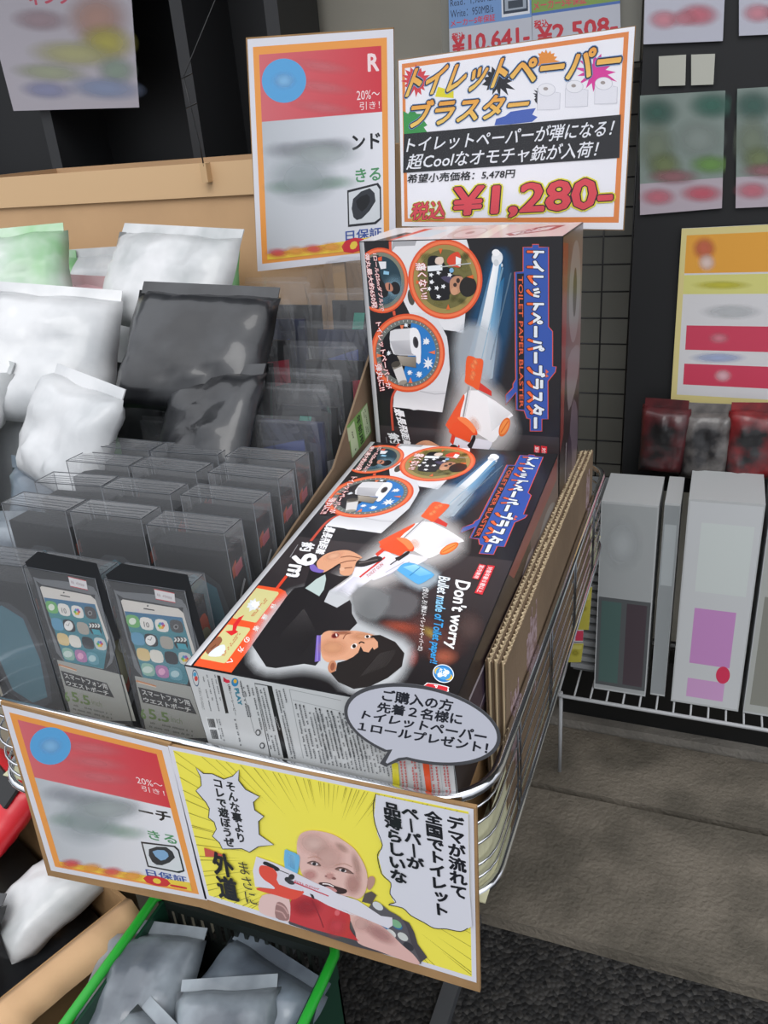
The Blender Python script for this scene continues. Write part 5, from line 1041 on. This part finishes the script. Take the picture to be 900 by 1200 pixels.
bm = B(); rn = random.Random(8); n_ = 22; v0 = []
for i in range(n_ + 1):
    y_ = -.21 + .42 * i / n_; e_ = rn.uniform(-.006, .006); v0.append([bm.verts.new((.177, y_, .42)), bm.verts.new((.192 + e_ * .3, y_, .428 + e_ * .4)), bm.verts.new((.222 + e_, y_, .405 + e_))])
for i in range(n_):
    for q in (0, 1): bm.faces.new((v0[i][q], v0[i][q + 1], v0[i + 1][q + 1], v0[i + 1][q]))
f_ = obj('torn_flap', bm, mat('tan_cardboard'), lc, smooth=True); md = f_.modifiers.new('t', 'SOLIDIFY'); md.thickness = .004
fill = thing('carton_filler', 'black padded bag under the packs inside the torn carton', 'bag', (-.882, .415, .006), (0, 0, R(-19))); bm = B(); box(bm, -.165, .165, -.195, .195, 0, .34); bmesh.ops.subdivide_edges(bm, edges=bm.edges, cuts=4, use_grid_fill=True)
for v in bm.verts: v.co += noise.noise_vector(v.co * 14) * .005
obj('bag_body', bm, BP, fill, smooth=True)
for k, (x_, y_, w, h, m_i, ya, lb) in enumerate(((-.93, .50, .15, .17, WP[0], 20, 'white film pack at the back left inside the torn carton'), (-.80, .54, .10, .16, WP[1], -30, 'narrow bright white pack in the torn carton, below the notice poster'), (-.82, .40, .14, .15, BP, 15, 'black film pack in the front of the torn carton'), (-.95, .34, .15, .16, BP, -20, 'dark film pack in the front left of the torn carton'), (-.86, .27, .14, .12, GP[0], -30, 'grey film pack nearest the viewer in the torn carton'))):
    pack(lb, (x_, y_ - .06, .375), w, h, .05, m_i, 110 + k, -70, ya, 0, 'film packs in the torn carton')
rd = thing('red_pack', 'red and black plastic pack at the left edge, above the torn carton', 'pack', (-.915, .565, .435), (R(-52), 0, R(-25)))
bm = pillow(.15, .11, .05, 5, .004); obj('pouch_body', bm, mat('red_plastic', '#c8202c', .3), rd, smooth=True); bm = B(); box(bm, -.06, .06, -.027, -.022, .07, .10); obj('black_band', bm, BLACKP, rd)

# ============================================================ RIGHT: boards, price cards, rack
bd = thing('black_board', 'black display board carrying price cards right of the wire grid', 'board', (.30, 1.575, .0))
bm = B(); box(bm, -.452, .55, 0, .02, .60, 2.0); obj('panel', bm, mat('matte_black_board', '#161719', .6), bd)
for x_ in (-.40, .50): bm = B(); box(bm, x_, x_ + .025, .003, .03, .045, .60); obj('leg', bm, BLACKP, bd)
def a4(S, m, rc, tx):
    rc(0, 1, 0, 1, '#b9bac6'); rc(0, 1, 0, .42, '#8a9a94'); S.glow(*m(.25, .75), 22, 14, '#cf8a96', .9); S.glow(*m(.68, .72), 28, 16, '#c9707e', .9); S.glow(*m(.5, .75), 20, 12, '#c9808c', .7)
def a5(S, m, rc, tx):
    rc(0, 1, 0, 1, '#7f8c86'); rc(0, 1, .74, 1, '#b0a5ae')
    for (u, v, rx, ry, c_) in ((.2, .15, 22, 16, '#3f6258'), (.85, .12, 24, 14, '#3a6a5c'), (.2, .45, 20, 26, '#7c8774'), (.7, .4, 26, 20, '#8f9a94'), (.85, .62, 22, 10, '#6f9a4c'), (.3, .6, 18, 14, '#79855c'), (.4, .70, 26, 8, '#9a6a70'), (.22, .86, 18, 9, '#c9707e'), (.75, .86, 22, 9, '#c95a6a')): S.glow(*m(u, v), rx * 1.35, ry * 1.4, c_, .8)
def a5b(S, m, rc, tx):
    a5(S, m, rc, tx); tx('2', .50, .78, .78, .93, '#c03642', .03)
def a6(S, m, rc, tx):
    rc(0, 1, 0, 1, '#d6c98a'); rc(.05, .98, .04, .96, '#d3d2d4'); rc(.05, .98, .04, .26, '#e0a03c')
    for (u, v, rx, ry, c_) in ((.22, .12, 16, 16, '#c96a50'), (.25, .2, 12, 12, '#e3cfc8')): S.glow(*m(u, v), rx, ry, c_, .9)
    rc(.05, .98, .27, .38, '#d2cf7c'); S.glow(*m(.4, .33), 38, 6, '#c9c23c', .8); rc(.10, .92, .56, .70, '#c9405a'); rc(.10, .92, .78, .90, '#c9405a'); S.glow(*m(.4, .74), 36, 7, '#a9b6d8', .9); S.glow(*m(.4, .63), 14, 8, '#dc8a98', .8); S.glow(*m(.45, .84), 12, 9, '#e8c0c8', .8); S.glow(*m(.5, .48), 40, 10, '#c3c6c8', .8)
    tx('特', .82, .96, .05, .14, '#d8b83c', .04); tx('価', .82, .96, .15, .25, '#c8402c', .04)
def a7(S, m, rc, tx): rc(0, 1, 0, 1, '#b9b9ae')
card([(757, -60), (852, -66), (847, 48), (754, 52)], 1.57, 'price card with pink price digits at the top of the black board', a4)
card([(866, -60), (960, -66), (954, 38), (866, 42)], 1.57, 'price card with red price digits at the top right corner', a4)
card([(772, 66), (804, 64), (803, 100), (772, 101)], 1.57, 'small cream tag, left one of two under the top price card', a7, 'blank_tag', 'tag')
card([(810, 64), (838, 63), (836, 99), (810, 100)], 1.57, 'small cream tag, right one of two under the top price card', a7, 'blank_tag', 'tag')
card([(750, 112), (850, 106), (846, 244), (750, 252)], 1.57, 'green and grey price card in the middle of the black board', a5)
card([(864, 104), (960, 98), (950, 240), (862, 244)], 1.57, 'green and grey price card at the right edge of the photo', a5b)
card([(799, 268), (925, 262), (918, 478), (786, 470)], 1.565, 'cream and yellow framed sale poster with red bars', a6, 'sale_poster', 'poster', .003)
for k, (px_, pz, c_, lb) in enumerate(((-.075, .66, '#5c2226', 'dark pack with red print under the left end of the sale poster'), (.0, .655, '#77726f', 'dark pack with white print under the middle of the sale poster'), (.075, .66, '#8a2226', 'red printed pack under the right end of the sale poster'))):
    pack(lb, (px_, 1.52, pz), .085, .13, .04, mat('dark_pack_%d' % k, '#1d1c1e', .4, col2=c_, vscale=16, coat=.3), 130 + k, -4, k * 6 - 6, 0, 'dark printed packs above the white boxes')
kb = thing('under_rack_shade', 'black block standing in for the shade under the wire rack', 'shade block', (.16, 1.585, .046)); bm = B(); box(bm, -.42, .5, -.055, -.012, 0, .18); obj('panel', bm, BLACKP, kb); bm = B(); box(bm, -.42, .5, -.058, -.055, .15, .18); obj('edge_strip', bm, BLACKW, kb)  # black block added to make the shaded gap under the rack dark
rk = thing('wire_rack', 'white wire rack holding pale boxes right of the display basket', 'rack', (.06, 1.45, .045))
RW = mat('white_wire', '#a4a6a8', .4)
for z_ in (.20,): bm = B(); tube(bm, rrect(-.30, .34, -.115, .115, .02, z_, 4), .004, 8, closed=True); obj('frame_wire', bm, RW, rk)
for x_ in (-.285, .325):
    for y_ in (-.11, .11): bm = B(); tube(bm, [(x_, y_, 0), (x_, y_, .205)], .004, 8); obj('leg', bm, RW, rk)
sw_ = None
for i in range(21):
    x_ = -.29 + i * .031
    if sw_ is None: bm = B(); tube(bm, [(0, -.115, .20), (0, .115, .20)], .002, 6); sw_ = obj('shelf_wire', bm, RW, rk, loc=(x_, 0, 0))
    else: c = sw_.copy(); COL.objects.link(c); c.location = (x_, 0, 0)
# boxes in the rack, art solved on their front faces
def rbox(px4, y, depth, label, art, group=None, name='display_box', cat='box', m=None, cap=.0):
    r = thing(name, label, cat, (0, 0, 0), group=group); q = [local(r, (0, y, 0), (0, -1, 0), p) for p in px4]
    x0, x1 = (q[0].x + q[3].x) / 2, (q[1].x + q[2].x) / 2; z0, z1 = .2495, max(p.z for p in q); r.location = ((x0 + x1) / 2, y + depth / 2, z0)
    w = x1 - x0; h = z1 - z0; bm = B(); box(bm, -w / 2, w / 2, -depth / 2, depth / 2, 0, h); obj('carton', bm, m or mat('pale_box', '#b4b7b8', .45), r, bevel=.002)
    S = Print(r, (-w / 2, -depth / 2, h), ink='gloss'); S.uv = True; S.out[0]['name'] = 'printed_front'
    art(S, w, h); S.done(); return r
def rcU(S, w, h, u0, u1, v0, v1, c_): S.poly([(w * u0, -h * v0), (w * u1, -h * v0), (w * u1, -h * v1), (w * u0, -h * v1)], c_)
def b1(S, w, h):
    rcU(S, w, h, .02, .98, .01, .99, '#9fa3a4'); rcU(S, w, h, .02, .98, .48, .97, '#55585a'); rcU(S, w, h, .08, .45, .5, .95, '#4c6460'); rcU(S, w, h, .55, .92, .5, .95, '#4a4046'); S.glow(w * .4, -h * .2, w * .4, h * .15, '#b9bec0', .8)
def b2(S, w, h):
    rcU(S, w, h, .02, .98, .01, .99, '#c4c7c9'); rcU(S, w, h, .2, .9, .1, .42, '#c9d0ce'); rcU(S, w, h, .22, .80, .50, .78, '#c08ac0'); rcU(S, w, h, .22, .76, .86, .96, '#c79ac6'); S.ell(w * .72, -h * .82, w * .10, h * .045, '#cf3a5a')
def b3(S, w, h): rcU(S, w, h, .02, .98, .01, .99, '#a9aca8'); rcU(S, w, h, .1, .9, .4, .95, '#85867e')
def b4(S, w, h):
    rcU(S, w, h, .02, .98, .01, .99, '#8f9496'); rcU(S, w, h, .1, .85, .1, .4, '#a9afb1')
zr = .252
rbox([(700, 592), (764, 592), (764, 812), (700, 812)], 1.37, .13, 'grey box with a dark two-panel window, left one in the rack', b1)
rbox([(770, 590), (788, 590), (788, 815), (770, 815)], 1.38, .12, 'narrow grey box between the windowed box and the pink labelled box', b4)
rbox([(795, 590), (880, 590), (880, 838), (795, 838)], 1.37, .13, 'white box with a pink and purple label and red dot', b2)
rbox([(886, 600), (960, 600), (960, 830), (886, 830)], 1.37, .13, 'pale grey box at the right edge of the rack', b3)
rb = thing('ribbed_crate', 'grey ribbed plastic crate at the left end of the rack', 'crate', (-.185, 1.455, .2480))
bm = B(); box(bm, -.030, .030, -.03, .09, 0, .385); obj('crate_body', bm, mat('grey_crate', '#6d7072', .5), rb)
for i in range(20): bm = B(); box(bm, -.034, .032, -.040, -.028, .012 + .019 * i, .022 + .019 * i); obj('rib', bm, mat('pale_rib', '#9a9da0', .45), rb, bevel=.001)
def a8(S, m, rc, tx):
    rc(0, 1, 0, 1, '#b9b04a'); rc(.1, .9, .1, .3, '#c9c268'); S.glow(*m(.5, .5), 6, 5, '#a8a03c', .7)
def a9(S, m, rc, tx): rc(0, 1, 0, 1, '#cfcfd0'); rc(.35, 1, .08, .92, '#c9405a')
card([(676, 688), (694, 688), (690, 738), (672, 738)], 1.333, 'yellow shelf tag hanging at the left front of the rack', a8, 'shelf_tag', 'tag')
card([(671, 738), (684, 738), (683, 752), (669, 752)], 1.333, 'small white and red tag between the two yellow shelf tags', a9, 'shelf_tag', 'tag')
card([(668, 754), (684, 754), (681, 776), (664, 776)], 1.333, 'lower yellow shelf tag on the rack', a8, 'shelf_tag', 'tag')
